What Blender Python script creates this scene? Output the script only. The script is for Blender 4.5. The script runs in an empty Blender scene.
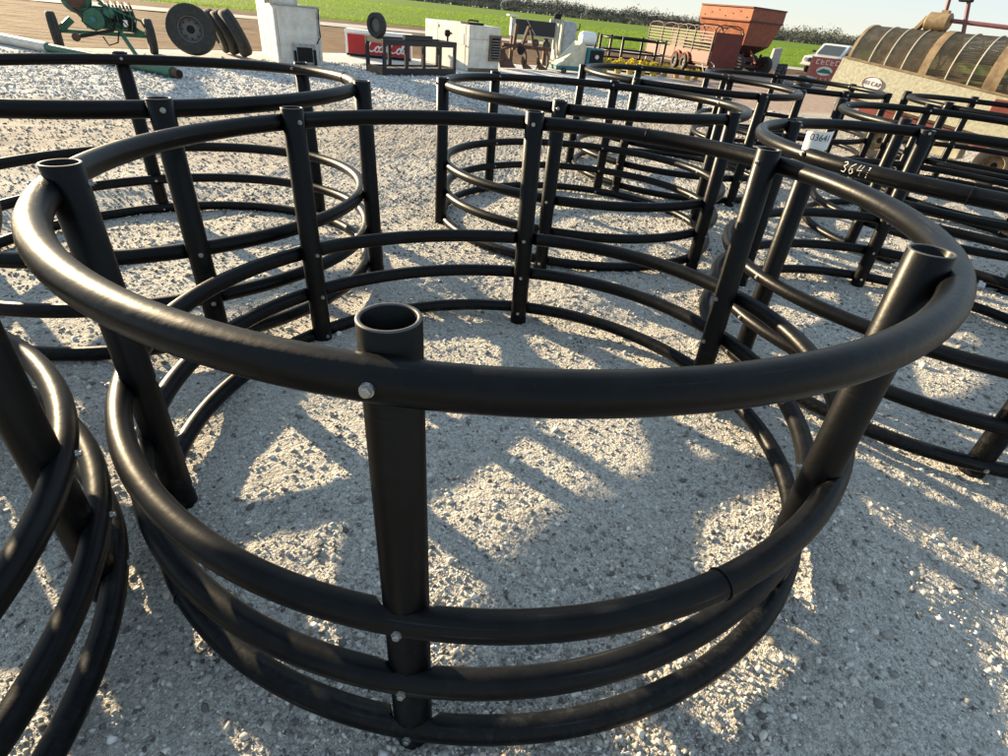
import bpy, bmesh, math, random
import numpy as np
from mathutils import Matrix, Vector
random.seed(7); RNG = np.random.default_rng(11)
R = math.radians; PI = math.pi
S = bpy.context.scene; COL = S.collection

# ------------------------------------------------------------------ camera
cam = bpy.data.cameras.new('camera'); co = bpy.data.objects.new('camera', cam); COL.objects.link(co)
PITCH, ROLL, CAMH = 0.593866519, 0.108830422, 1.55103126
cp, sp, cr, sr = math.cos(PITCH), math.sin(PITCH), math.cos(ROLL), math.sin(ROLL)
fwd = Vector((0, cp, -sp)); rt0 = Vector((1, 0, 0)); up0 = Vector((0, sp, cp))
rgt = rt0*cr + up0*sr; upv = up0*cr - rt0*sr
M = Matrix((rgt, upv, -fwd)).transposed().to_4x4(); M.translation = Vector((0, 0, CAMH))
co.matrix_world = M
cam.sensor_fit = 'HORIZONTAL'; cam.sensor_width = 36; cam.lens = 544.336526/1008*36
cam.clip_start = 0.05; cam.clip_end = 6000
S.camera = co

# ------------------------------------------------------------------ sky, sun, exposure
SUN_AZ, SUN_EL = R(142.3), R(12.8)          # azimuth counter-clockwise from +X, elevation
W = bpy.data.worlds.new('World'); S.world = W; W.use_nodes = True
nt = W.node_tree; bg = nt.nodes['Background']
sky = nt.nodes.new('ShaderNodeTexSky'); sky.sky_type = 'NISHITA'; sky.sun_disc = False
sky.sun_elevation = SUN_EL; sky.sun_rotation = PI/2 - SUN_AZ
sky.air_density = 0.8; sky.dust_density = 0.15; sky.ozone_density = 1.6; sky.altitude = 60
gam = nt.nodes.new('ShaderNodeGamma'); gam.inputs[1].default_value = 0.13        # flattens horizon against zenith, added so the unseen upper sky fills the shade
hs = nt.nodes.new('ShaderNodeHueSaturation'); hs.inputs['Saturation'].default_value = 3.0
nt.links.new(sky.outputs[0], gam.inputs[0]); nt.links.new(gam.outputs[0], hs.inputs['Color']); nt.links.new(hs.outputs[0], bg.inputs[0]); bg.inputs[1].default_value = 0.142
sl = bpy.data.lights.new('sun', 'SUN'); so = bpy.data.objects.new('sun', sl); COL.objects.link(so)
sl.energy = 3.2; sl.angle = R(0.55); sl.color = (1.0, 0.79, 0.50)
sd = Vector((math.cos(SUN_EL)*math.cos(SUN_AZ), math.cos(SUN_EL)*math.sin(SUN_AZ), math.sin(SUN_EL)))
so.rotation_euler = sd.to_track_quat('Z', 'Y').to_euler()
vs = S.view_settings; vs.view_transform = 'Standard'; vs.look = 'None'; vs.gamma = 1; vs.use_curve_mapping = False
vs.exposure = 2.4

# ------------------------------------------------------------------ materials
def mat(name, col, rough=.6, metal=0, var=0., vscale=6., col2=None, bump=0., bscale=80., spec=.5, rvar=0., coat=0):
    m = bpy.data.materials.new(name); m.use_nodes = True; t = m.node_tree; b = t.nodes['Principled BSDF']
    b.inputs['Roughness'].default_value = rough; b.inputs['Metallic'].default_value = metal
    b.inputs['Specular IOR Level'].default_value = spec; b.inputs['Coat Weight'].default_value = coat
    b.inputs['Base Color'].default_value = (*col, 1)
    tc = t.nodes.new('ShaderNodeTexCoord')
    if var or col2:
        n = t.nodes.new('ShaderNodeTexNoise'); n.inputs['Scale'].default_value = vscale; n.inputs['Detail'].default_value = 6
        n.inputs['Roughness'].default_value = .65
        t.links.new(tc.outputs['Object'], n.inputs['Vector'])
        r = t.nodes.new('ShaderNodeValToRGB'); t.links.new(n.outputs['Fac'], r.inputs['Fac'])
        r.color_ramp.elements[0].position = .36; r.color_ramp.elements[1].position = .66
        c2 = col2 or tuple(max(0, c*(1-var)) for c in col)
        r.color_ramp.elements[0].color = (*c2, 1); r.color_ramp.elements[1].color = (*col, 1)
        t.links.new(r.outputs[0], b.inputs['Base Color'])
        if rvar:
            mr = t.nodes.new('ShaderNodeMapRange'); t.links.new(n.outputs['Fac'], mr.inputs[0])
            mr.inputs[1].default_value = .3; mr.inputs[2].default_value = .7
            mr.inputs[3].default_value = rough+rvar; mr.inputs[4].default_value = rough-rvar
            t.links.new(mr.outputs[0], b.inputs['Roughness'])
    if bump:
        n2 = t.nodes.new('ShaderNodeTexNoise'); n2.inputs['Scale'].default_value = bscale; n2.inputs['Detail'].default_value = 4
        t.links.new(tc.outputs['Object'], n2.inputs['Vector'])
        bp = t.nodes.new('ShaderNodeBump'); bp.inputs['Strength'].default_value = bump; bp.inputs['Distance'].default_value = .01
        t.links.new(n2.outputs['Fac'], bp.inputs['Height']); t.links.new(bp.outputs[0], b.inputs['Normal'])
    return m
MT = {}
MT['steel_bolt'] = mat('bolt_zinc', (.4, .4, .39), .42, 1)
MT['white_ink'] = mat('white_paint_marker', (.85, .85, .82), .7)
MT['paper'] = mat('white_paper', (.82, .82, .8), .6)
MT['ink'] = mat('dark_ink', (.03, .035, .07), .6)
MT['green_paint'] = mat('green_paint', (.025, .14, .085), .5, var=.45, vscale=9)
MT['teal'] = mat('teal_paint', (.02, .16, .19), .45, var=.3, vscale=8)
MT['tyre'] = mat('tyre_rubber', (.045, .043, .04), .85, var=.45, vscale=14, bump=.3)
MT['rim'] = mat('grey_rim', (.16, .15, .14), .6, .3, var=.4, vscale=18)
MT['dark'] = mat('black_void', (.008, .008, .008), .9)
MT['white_old'] = mat('weathered_white_paint', (.74, .72, .66), .55, col2=(.55, .5, .42), vscale=4, bump=.15, bscale=30)
MT['grey_metal'] = mat('galvanised_grey', (.42, .43, .42), .5, .4, var=.35, vscale=12)
MT['coke_red'] = mat('red_enamel', (.42, .012, .018), .4, var=.2, vscale=5)
MT['coke_white'] = mat('white_enamel', (.8, .79, .76), .45)
MT['navy'] = mat('black_steel_paint', (.008, .011, .018), .55, var=.4, vscale=10, bump=.2)
MT['rust_plate'] = mat('rusty_plate', (.2, .13, .08), .8, col2=(.1, .06, .035), vscale=9)
MT['rust'] = mat('rusty_iron', (.13, .06, .035), .8, col2=(.045, .025, .02), vscale=12, bump=.4)
MT['cream'] = mat('cream_paint', (.68, .62, .45), .5, var=.3, vscale=8)
MT['brick_red'] = mat('faded_red_paint', (.14, .02, .012), .6, col2=(.085, .014, .01), vscale=3, bump=.15)
MT['red_dark'] = mat('dark_red_frame', (.055, .012, .009), .6, var=.4, vscale=7)
MT['orange'] = mat('faded_orange_paint', (.5, .145, .045), .6, col2=(.3, .075, .028), vscale=3.2, bump=.15)
MT['rust_orange'] = mat('rusty_red_paint', (.3, .075, .035), .7, col2=(.16, .06, .035), vscale=5)
MT['yellow'] = None
MT['yellow_pot'] = mat('yellow_plastic', (.4, .3, .06), .5)
MT['car_white'] = mat('white_car_paint', (.72, .71, .68), .3, var=.12, vscale=3, coat=.4)
MT['glass'] = mat('car_glass', (.05, .06, .065), .08, 0, spec=.8)
MT['sign_red'] = mat('sign_red', (.42, .09, .06), .5, var=.25, vscale=9)
MT['sign_pale'] = mat('sign_pale', (.72, .55, .46), .6)
MT['drum_cream'] = mat('mottled_cream_sheet', (.6, .57, .43), .6, col2=(.38, .36, .25), vscale=22, bump=.2, bscale=60)
MT['tan'] = mat('tan_dusty_metal', (.33, .24, .13), .7, col2=(.17, .11, .06), vscale=7)
MT['mesh_wire'] = mat('rusty_mesh_wire', (.3, .225, .13), .75, var=.4, vscale=9)
MT['red_frame'] = mat('red_implement_paint', (.26, .05, .032), .55, var=.35, vscale=7)
MT['maroon'] = mat('maroon_pipe_paint', (.2, .07, .07), .5, var=.3, vscale=8)
MT['pipe_al'] = mat('dull_white_pipe', (.66, .62, .55), .4, var=.25, vscale=5)
MT['hose'] = mat('pale_hose', (.5, .47, .38), .6)
MT['concrete'] = mat('concrete', (.4, .4, .39), .85, var=.25, vscale=8)
MT['soil_clod'] = mat('dark_clod', (.11, .09, .07), .95, var=.4, vscale=40)

def plastic_mat():
    m = bpy.data.materials.new('black_polyethylene'); m.use_nodes = True; t = m.node_tree; b = t.nodes['Principled BSDF']
    L = t.links.new; N = t.nodes.new
    tc = N('ShaderNodeTexCoord')
    n = N('ShaderNodeTexNoise'); n.inputs['Scale'].default_value = 5; n.inputs['Detail'].default_value = 8; n.inputs['Roughness'].default_value = .7
    L(tc.outputs['Object'], n.inputs['Vector'])
    geo = N('ShaderNodeNewGeometry'); sx = N('ShaderNodeSeparateXYZ'); L(geo.outputs['Normal'], sx.inputs[0])
    up = N('ShaderNodeMapRange'); L(sx.outputs[2], up.inputs[0]); up.inputs[1].default_value = -.1; up.inputs[2].default_value = .9
    # dust settles on upward faces, in patches
    mu = N('ShaderNodeMath'); mu.operation = 'MULTIPLY'; L(up.outputs[0], mu.inputs[0])
    ra = N('ShaderNodeMapRange'); L(n.outputs['Fac'], ra.inputs[0]); ra.inputs[1].default_value = .38; ra.inputs[2].default_value = .72
    L(ra.outputs[0], mu.inputs[1])
    f = N('ShaderNodeTexNoise'); f.inputs['Scale'].default_value = 260; f.inputs['Detail'].default_value = 2; L(tc.outputs['Object'], f.inputs['Vector'])
    sc = N('ShaderNodeMapRange'); L(f.outputs['Fac'], sc.inputs[0]); sc.inputs[1].default_value = .66; sc.inputs[2].default_value = .76
    ad = N('ShaderNodeMath'); ad.operation = 'MULTIPLY_ADD'; L(sc.outputs[0], ad.inputs[0]); ad.inputs[1].default_value = .45; ad.use_clamp = True
    mu2 = N('ShaderNodeMath'); mu2.operation = 'MULTIPLY'; L(mu.outputs[0], mu2.inputs[0]); mu2.inputs[1].default_value = .35
    # splash of pale mud on the pipes near the ground
    sp_ = N('ShaderNodeSeparateXYZ'); L(tc.outputs['Object'], sp_.inputs[0]); lo = N('ShaderNodeMapRange'); L(sp_.outputs[2], lo.inputs[0]); lo.inputs[1].default_value = .42; lo.inputs[2].default_value = .0
    n4 = N('ShaderNodeTexNoise'); n4.inputs['Scale'].default_value = 38; n4.inputs['Detail'].default_value = 7; n4.inputs['Roughness'].default_value = .8; L(tc.outputs['Object'], n4.inputs['Vector'])
    m4 = N('ShaderNodeMapRange'); L(n4.outputs['Fac'], m4.inputs[0]); m4.inputs[1].default_value = .5; m4.inputs[2].default_value = .72
    ml = N('ShaderNodeMath'); ml.operation = 'MULTIPLY_ADD'; L(lo.outputs[0], ml.inputs[0]); L(m4.outputs[0], ml.inputs[1]); L(mu2.outputs[0], ml.inputs[2]); L(ml.outputs[0], ad.inputs[2])
    mx = N('ShaderNodeMix'); mx.data_type = 'RGBA'; L(ad.outputs[0], mx.inputs[0])
    mx.inputs[6].default_value = (.002, .002, .0024, 1); mx.inputs[7].default_value = (.024, .025, .027, 1)
    
    # long scuffs along the pipes and fine pale scratches
    mp = N('ShaderNodeMapping'); mp.inputs['Scale'].default_value = (2.2, 2.2, 150); L(tc.outputs['Object'], mp.inputs[0])
    n5 = N('ShaderNodeTexNoise'); n5.inputs['Scale'].default_value = 1; n5.inputs['Detail'].default_value = 3; L(mp.outputs[0], n5.inputs['Vector'])
    m5 = N('ShaderNodeMapRange'); L(n5.outputs['Fac'], m5.inputs[0]); m5.inputs[1].default_value = .63; m5.inputs[2].default_value = .72
    m6 = N('ShaderNodeMath'); m6.operation = 'MULTIPLY'; L(m5.outputs[0], m6.inputs[0]); L(ra.outputs[0], m6.inputs[1])
    mx2 = N('ShaderNodeMix'); mx2.data_type = 'RGBA'; L(m6.outputs[0], mx2.inputs[0]); L(mx.outputs[2], mx2.inputs[6]); mx2.inputs[7].default_value = (.045, .044, .042, 1)
    L(mx2.outputs[2], b.inputs['Base Color'])
    rr = N('ShaderNodeMapRange'); L(ad.outputs[0], rr.inputs[0]); rr.inputs[3].default_value = .36; rr.inputs[4].default_value = .52
    L(rr.outputs[0], b.inputs['Roughness']); b.inputs['Specular IOR Level'].default_value = .16
    bp = N('ShaderNodeBump'); bp.inputs['Strength'].default_value = .18; bp.inputs['Distance'].default_value = .004
    n3 = N('ShaderNodeTexNoise'); n3.inputs['Scale'].default_value = 45; n3.inputs['Detail'].default_value = 5; L(tc.outputs['Object'], n3.inputs['Vector'])
    L(n3.outputs['Fac'], bp.inputs['Height']); L(bp.outputs[0], b.inputs['Normal'])
    return m
MT['hdpe'] = plastic_mat(); MT['cut_end'] = mat('sawn_pipe_end', (.07, .07, .068), .5, var=.4, vscale=60)

# ------------------------------------------------------------------ mesh helpers
class MB:
    def __init__(s): s.v = []; s.f = []
    def add(s, v, f):
        o = len(s.v); s.v += [tuple(x) for x in v]; s.f += [tuple(i+o for i in q) for q in f]; return s
    def box(s, x0, y0, z0, x1, y1, z1):
        return s.add([(x0,y0,z0),(x1,y0,z0),(x1,y1,z0),(x0,y1,z0),(x0,y0,z1),(x1,y0,z1),(x1,y1,z1),(x0,y1,z1)],
                     [(3,2,1,0),(4,5,6,7),(0,1,5,4),(1,2,6,5),(2,3,7,6),(3,0,4,7)])
    def hexa(s, pts):       # 8 points: bottom ring then top ring
        return s.add(pts, [(3,2,1,0),(4,5,6,7),(0,1,5,4),(1,2,6,5),(2,3,7,6),(3,0,4,7)])
    def prism(s, poly, axis, a, b):   # poly in the plane perpendicular to axis
        n = len(poly)
        def P(u, v, w): return {'x':(w,u,v),'y':(u,w,v),'z':(u,v,w)}[axis]
        v = [P(u, w, a) for u, w in poly] + [P(u, w, b) for u, w in poly]
        return s.add(v, [tuple(range(n))[::-1], tuple(range(n, 2*n))] + [(i, (i+1) % n, n+(i+1) % n, n+i) for i in range(n)])
    def tube(s, pts, r, n=8, closed=False, caps=True):
        pts = [Vector(p) for p in pts]; m = len(pts); rs = r if isinstance(r, (list, tuple)) else [r]*m
        v = []; prev = None
        for i, p in enumerate(pts):
            if closed: d = pts[(i+1) % m]-pts[i-1]
            else: d = pts[min(i+1, m-1)]-pts[max(i-1, 0)]
            d.normalize()
            a = prev - d*prev.dot(d) if prev is not None else (Vector((0,0,1)) - d*d.z if abs(d.z) < .9 else Vector((1,0,0)) - d*d.x)
            a.normalize(); prev = a; b = d.cross(a)
            for k in range(n):
                t = 2*PI*k/n; v.append(p + (a*math.cos(t)+b*math.sin(t))*rs[i])
        f = []
        for i in range(m if closed else m-1):
            j = (i+1) % m
            for k in range(n): f.append((i*n+k, i*n+(k+1) % n, j*n+(k+1) % n, j*n+k))
        if caps and not closed: f += [tuple(range(n))[::-1], tuple(range((m-1)*n, m*n))]
        return s.add(v, f)
    def bar(s, a, b, w, h=None):
        a, b = Vector(a), Vector(b); h = h or w; d = (b-a).normalized()
        u = d.cross(Vector((0,0,1))) if abs(d.z) < .95 else Vector((1,0,0)).cross(d)
        u.normalize(); q = u.cross(d)
        v = [p+u*(sx*w/2)+q*(sz*h/2) for p in (a, b) for sx, sz in ((-1,-1),(1,-1),(1,1),(-1,1))]
        return s.add(v, [(0,1,2,3),(7,6,5,4),(0,4,5,1),(1,5,6,2),(2,6,7,3),(3,7,4,0)])
    def lathe(s, prof, n=24, axis='z', c=(0,0,0), closed=False):   # prof (r, h)
        v = []; m = len(prof)
        for r, h in prof:
            for k in range(n):
                t = 2*PI*k/n; a, b = r*math.cos(t), r*math.sin(t)
                p = {'z':(a,b,h),'y':(a,h,b),'x':(h,a,b)}[axis]
                v.append((p[0]+c[0], p[1]+c[1], p[2]+c[2]))
        f = []
        for i in range(m if closed else m-1):
            j = (i+1) % m
            for k in range(n): f.append((i*n+k, i*n+(k+1) % n, j*n+(k+1) % n, j*n+k))
        if not closed: f += [tuple(range(n))[::-1], tuple(range((m-1)*n, m*n))]
        return s.add(v, f)
    def xf(s, mtx):
        s.v = [tuple(mtx @ Vector(p)) for p in s.v]; return s
    def mesh(s, name):
        me = bpy.data.meshes.new(name); me.from_pydata(s.v, [], s.f); me.update(); return me
    def build(s, name, m, parent=None, smooth=False, bevel=0):
        me = s.mesh(name)
        bm = bmesh.new(); bm.from_mesh(me); bmesh.ops.recalc_face_normals(bm, faces=bm.faces)
        if bevel:
            bmesh.ops.bevel(bm, geom=[e for e in bm.edges if len(e.link_faces) == 2 and e.calc_face_angle(0) > .5], offset=bevel, segments=1, affect='EDGES')
        bm.to_mesh(me); bm.free()
        return link(name, me, m, parent, smooth)
def link(name, me, m, parent=None, smooth=False):
    o = bpy.data.objects.new(name, me); COL.objects.link(o)
    if m is not None and not me.materials: me.materials.append(MT[m] if isinstance(m, str) else m)
    if smooth:
        me.polygons.foreach_set('use_smooth', np.ones(len(me.polygons), bool))
        try: me.set_sharp_from_angle(angle=R(42))
        except Exception: pass
    if parent: o.parent = parent
    return o
def thing(name, label, cat, loc=(0,0,0), rz=0, group=None):
    o = bpy.data.objects.new(name, None); COL.objects.link(o); o.empty_display_size = .2
    o.location = loc; o.rotation_euler = (0, 0, rz); return tag(o, label, cat, group)
def tag(o, label, cat, group=None):
    o['label'] = label; o['category'] = cat
    if group: o['group'] = group
    return o
def struct(o): o['kind'] = 'structure'; return o
def stuff(o): o['kind'] = 'stuff'; return o
def fast_mesh(name, v, tris):
    v = np.asarray(v, np.float32); tris = np.asarray(tris, np.int32); k = tris.shape[1]
    me = bpy.data.meshes.new(name); me.vertices.add(len(v)); me.vertices.foreach_set('co', v.ravel())
    me.loops.add(tris.size); me.loops.foreach_set('vertex_index', tris.ravel())
    me.polygons.add(len(tris)); me.polygons.foreach_set('loop_start', np.arange(0, tris.size, k, dtype=np.int32))
    me.update(calc_edges=True); return me
def text_mesh(txt, size, depth=0.001):
    c = bpy.data.curves.new('lettering', 'FONT'); c.body = txt; c.size = size; c.extrude = depth; c.align_x = 'CENTER'; c.align_y = 'CENTER'
    o = bpy.data.objects.new('tmp_text', c); COL.objects.link(o)
    bpy.context.view_layer.update(); dg = bpy.context.evaluated_depsgraph_get()
    me = bpy.data.meshes.new_from_object(o.evaluated_get(dg)); bpy.data.objects.remove(o); return me

# ------------------------------------------------------------------ feeder data: real positions on the yard
# key, type (A posts inside, B posts outside), centre, rail heights, R top, R lower, R posts, post top, rail offsets, post angles, lean
FD = [
('main','A',(-.047,1.799),(1.106,.518,.301,.071),1.216,1.203,1.164,1.166,[(.0176,-.009),(.009,-.005),(.001,.0116),(.010,.0107)],[-94.1,-155.2,-216.0,-274.6,-332.5,-394.2],(-.0312,.02)),
('BL','B',(-2.164,3.211),(1.06,.488,.255,.036),1.199,1.197,1.254,1.105,[(.002,.002),(-.011,-.021),(.004,-.011),(-.02,-.016)],[-51.8,6.2,65.3,124.8,186.2,246.2],(-.0388,.0158)),
('BM','B',(.481,4.947),(1.04,.47,.247,.036),1.193,1.17,1.225,1.088,[(.001,.001),(-.006,-.001),(-.005,.001),(-.018,-.008)],[-104.5,-44.2,17.1,75.7,134.6,197.7],(-.0111,.0232)),
('R1','A',(2.448,3.047),(1.122,.519,.282,.066),1.19,1.197,1.154,1.146,[(.003,.011),(.002,.01),(-.011,-.004),(-.019,.008)],[77.0,14.4,-45.6,-105.1,-164.8,-229.4],(-.0111,.0181)),
('L','A',(-2.103,.355),(1.073,.508,.273,.067),1.2,1.182,1.14,1.142,[(0,0),(-.009,.006),(.009,0),(0,-.006)],[31.1,91.1,151.1,211.1,271.1,331.1],(0,0)),
('BM2','B',(1.76,7.25),(1.06,.5,.27,.04),1.194,1.18,1.238,1.096,[(0,0)]*4,[-127.7,-67.8,-7.5,52.3,109.9,176.1],(0,0)),
('RB','B',(4.09,5.568),(1.05,.497,.27,.04),1.206,1.18,1.245,1.115,[(0,0)]*4,[-152.0,-94.9,-34.9,25.1,82.1,145.1],(0,0)),
('R3','B',(3.65,9.1),(1.04,.49,.27,.04),1.199,1.18,1.239,1.085,[(0,0)]*4,[-80,-35.6,24.7,80.7,145.6,205.6],(0,0)),
('R4','B',(5.88,7.62),(1.075,.497,.28,.04),1.199,1.18,1.25,1.13,[(0,0)]*4,[200,260,320,20,80,140],(0,0)),
('BM3','B',(3.45,24.2),(1.03,.62,.35,.04),1.19,1.18,1.24,1.10,[(0,0)]*4,[-54.5,5.5,65.5,125.5,185.5,245.5],(0,0)),
]
RT, RP = .0335, .0467
# the big feeder's hoops are slightly out of round: cos/sin terms of order 2 and 3
OVAL = {('main', 0): (-.0061, .0008, -.0066, .0028), ('main', 1): (.0207, .0109, -.0042, .0106), ('main', 2): (.0029, .0187, -.0025, .009), ('main', 3): (.0008, .0066, .0011, -.0055)}
def oval(h, a): return h[0]*np.cos(2*a)+h[1]*np.sin(2*a)+h[2]*np.cos(3*a)+h[3]*np.sin(3*a)

# ------------------------------------------------------------------ ground (one sheet to the horizon)
def axis(lo, hi, step, mid_lo, mid_hi, far_lo, far_hi, mid=.08):
    def out(start, lim, far, sg):
        a = []; x = start; s = step
        while sg*x < sg*far:
            if s < mid: s *= 1.035
            elif sg*x > sg*lim: s *= 1.085
            x += sg*s; a.append(x)
        return a
    return np.array(out(lo, mid_lo, far_lo, -1)[::-1]+list(np.arange(lo, hi, step))+out(hi-step, mid_hi, far_hi, 1))
gx = axis(-2.2, 2.4, .0135, -9.5, 7.5, -2600, 2600); gy = axis(.25, 3.6, .0135, -.6, 14.5, -60, 2600)
GX, GY = np.meshgrid(gx, gy)
def worley(x, y, cell, seed):
    r = np.random.default_rng(seed); T = 512
    jx = r.random((T, T)); jy = r.random((T, T)); hz = r.random((T, T))
    ix, iy = np.floor(x/cell).astype(int), np.floor(y/cell).astype(int)
    best = np.full(x.shape, 9.); val = np.zeros(x.shape)
    for dx in (-1, 0, 1):
        for dy in (-1, 0, 1):
            cx, cy = ix+dx, iy+dy; a, b = cx % T, cy % T
            d = np.hypot(x/cell-cx-jx[a, b], y/cell-cy-jy[a, b]); k = d < best
            best = np.where(k, d, best); val = np.where(k, hz[a, b], val)
    return best, val
def vnoise(x, y, cell, seed):
    r = np.random.default_rng(seed); T = 256; g = r.random((T, T))
    u, v = x/cell, y/cell; i, j = np.floor(u).astype(int), np.floor(v).astype(int); fu, fv = u-i, v-j
    fu, fv = fu*fu*(3-2*fu), fv*fv*(3-2*fv); G = lambda a, b: g[a % T, b % T]
    return (G(i,j)*(1-fu)+G(i+1,j)*fu)*(1-fv)+(G(i,j+1)*(1-fu)+G(i+1,j+1)*fu)*fv - .5
def base_h(x, y):
    z = np.zeros_like(x)
    for k, ty, c, zs, r1, r2, rp, zt, off, an, tl in FD:
        if tl == (0, 0): continue
        d = np.hypot(x-c[0], y-c[1]); w = np.clip((1.95-d)/.62, 0, 1); w = w*w*(3-2*w)
        z += w*(-tl[0]*(x-c[0])-tl[1]*(y-c[1]))
    fade = np.clip((13-np.hypot(x, y))/4, 0, 1)
    z += fade*(vnoise(x, y, .42, 1)*.022 + vnoise(x, y, .17, 2)*.013 + vnoise(x, y, .07, 3)*.005)
    z += fade*np.clip((y-3.4)/2, 0, 1)*(vnoise(x, y, .3, 7)*.012+np.abs(vnoise(x, y-.35*x, .5, 8))*.012-.003)
    return z
def gravel_h(x, y):
    d, v = worley(x, y, .023, 5); d2, v2 = worley(x+3.1, y+1.7, .05, 6)
    dens = np.clip(.62+1.3*vnoise(x, y, .55, 9), .25, 1)
    h = np.clip(1-(d/.62)**2, 0, 1)*(.001+.0085*v*v)*dens + np.clip(1-(d2/.36)**2, 0, 1)*np.where(v2 > .84, .008*v2, 0)*dens
    return h
def ground_h(x, y): return base_h(np.asarray(x, float), np.asarray(y, float))
near = np.clip((4.6-np.maximum(np.abs(GX-.1)*1.2, np.abs(GY-1.8)*1.25))/1.6, 0, 1)
GZ = base_h(GX, GY) + near*gravel_h(GX, GY)
GZ += RNG.normal(0, 1, GX.shape)*(.004+.0055*np.clip((GY-.62*GX-11.2)/1.2, 0, 1))*np.clip((np.hypot(GX, GY)-3.6)/2.5, 0, 1)*np.clip((17-np.hypot(GX, GY))/3, 0, 1)
far = np.hypot(GX, GY); GZ -= np.clip((far-13)/10, 0, 1)*.004
nyy, nxx = GX.shape
idx = np.arange(nyy*nxx).reshape(nyy, nxx)
quads = np.stack([idx[:-1,:-1], idx[:-1,1:], idx[1:,1:], idx[1:,:-1]], -1).reshape(-1, 4)
gm = fast_mesh('ground', np.stack([GX, GY, GZ], -1).reshape(-1, 3), quads)

def ground_mat():
    m = bpy.data.materials.new('crushed_limestone'); m.use_nodes = True; t = m.node_tree; b = t.nodes['Principled BSDF']
    L = t.links.new; N = t.nodes.new
    tc = N('ShaderNodeTexCoord')
    def noise(s, d=5, r=.6):
        n = N('ShaderNodeTexNoise'); n.inputs['Scale'].default_value = s; n.inputs['Detail'].default_value = d; n.inputs['Roughness'].default_value = r
        L(tc.outputs['Object'], n.inputs['Vector']); return n
    def ramp(src, p0, c0, p1, c1):
        r = N('ShaderNodeValToRGB'); e = r.color_ramp.elements; e[0].position = p0; e[1].position = p1; e[0].color = (*c0, 1); e[1].color = (*c1, 1); L(src, r.inputs[0]); return r
    def mix(f, a, bb, mode='MIX'):
        x = N('ShaderNodeMix'); x.data_type = 'RGBA'; x.blend_type = mode
        if isinstance(f, float): x.inputs[0].default_value = f
        else: L(f, x.inputs[0])
        L(a, x.inputs[6]); L(bb, x.inputs[7]); return x.outputs[2]
    v1 = N('ShaderNodeTexVoronoi'); v1.inputs['Scale'].default_value = 85; L(tc.outputs['Object'], v1.inputs['Vector'])
    v2 = N('ShaderNodeTexVoronoi'); v2.inputs['Scale'].default_value = 230; L(tc.outputs['Object'], v2.inputs['Vector'])
    s1 = N('ShaderNodeSeparateColor'); L(v1.outputs['Color'], s1.inputs[0])
    stones = ramp(s1.outputs[0], .05, (.18, .17, .15), .95, (.84, .8, .72))
    fines = ramp(noise(22, 8, .7).outputs['Fac'], .3, (.48, .45, .395), .7, (.72, .68, .60))
    big = ramp(noise(1.1, 6, .6).outputs['Fac'], .42, (0,0,0), .62, (1,1,1))
    s2_ = N('ShaderNodeSeparateColor'); L(v2.outputs['Color'], s2_.inputs[0])
    grit = ramp(s2_.outputs[1], .05, (.17, .16, .145), .95, (.82, .78, .70))
    c = mix(.6, fines.outputs[0], stones.outputs[0]); c = mix(.42, c, grit.outputs[0])
    brown = ramp(noise(9, 6, .7).outputs['Fac'], .3, (.31, .265, .215), .7, (.5, .45, .385))
    # a bare dirt track crosses the yard behind the first feeders, plus loose patches of soil
    sx = N('ShaderNodeSeparateXYZ'); L(tc.outputs['Object'], sx.inputs[0])
    ad = N('ShaderNodeMath'); ad.operation = 'MULTIPLY_ADD'; L(sx.outputs[0], ad.inputs[0]); ad.inputs[1].default_value = -.62; L(sx.outputs[1], ad.inputs[2])
    n0 = noise(.55, 5, .6); a2 = N('ShaderNodeMath'); a2.operation = 'MULTIPLY_ADD'; L(n0.outputs['Fac'], a2.inputs[0]); a2.inputs[1].default_value = 1.6; L(ad.outputs[0], a2.inputs[2])
    band = N('ShaderNodeFloatCurve'); mp = N('ShaderNodeMapRange'); L(a2.outputs[0], mp.inputs[0]); mp.inputs[1].default_value = 0; mp.inputs[2].default_value = 16
    L(mp.outputs[0], band.inputs[1])
    cv = band.mapping.curves[0]; cv.points[0].location = (0, 0); cv.points[1].location = (1, .0)
    for p in ((.46, .0), (.56, .6), (.72, .7), (.82, .1)): cv.points.new(*p)
    band.mapping.update()
    pm = N('ShaderNodeMath'); pm.operation = 'MULTIPLY_ADD'; L(big.outputs[0], pm.inputs[0]); pm.inputs[1].default_value = .28; L(band.outputs[0], pm.inputs[2]); pm.use_clamp = True
    c = mix(pm.outputs[0], c, brown.outputs[0])
    # fresh white stone was spread on the far part of the yard
    fw = N('ShaderNodeMapRange'); L(a2.outputs[0], fw.inputs[0]); fw.inputs[1].default_value = 12.2; fw.inputs[2].default_value = 13.0
    white = ramp(noise(30, 8, .75).outputs['Fac'], .3, (.4, .39, .38), .7, (.8, .79, .77)); 
    ex = N('ShaderNodeMapRange'); L(sx.outputs[0], ex.inputs[0]); ex.inputs[1].default_value = 5.2; ex.inputs[2].default_value = 2.8
    fm = N('ShaderNodeMath'); fm.operation = 'MULTIPLY'; L(fw.outputs[0], fm.inputs[0]); L(ex.outputs[0], fm.inputs[1])
    ix = N('ShaderNodeMath'); ix.operation = 'SUBTRACT'; L(fw.outputs[0], ix.inputs[0]); L(fm.outputs[0], ix.inputs[1])
    pink = ramp(noise(5, 8, .75).outputs['Fac'], .3, (.27, .19, .15), .7, (.46, .36, .30)); c = mix(ix.outputs[0], c, pink.outputs[0])
    c = mix(fm.outputs[0], c, white.outputs[0])
    L(c, b.inputs['Base Color']); b.inputs['Roughness'].default_value = .95; b.inputs['Specular IOR Level'].default_value = .2
    h1 = N('ShaderNodeMath'); h1.operation = 'SUBTRACT'; h1.inputs[0].default_value = 1; L(v1.outputs['Distance'], h1.inputs[1])
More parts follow.
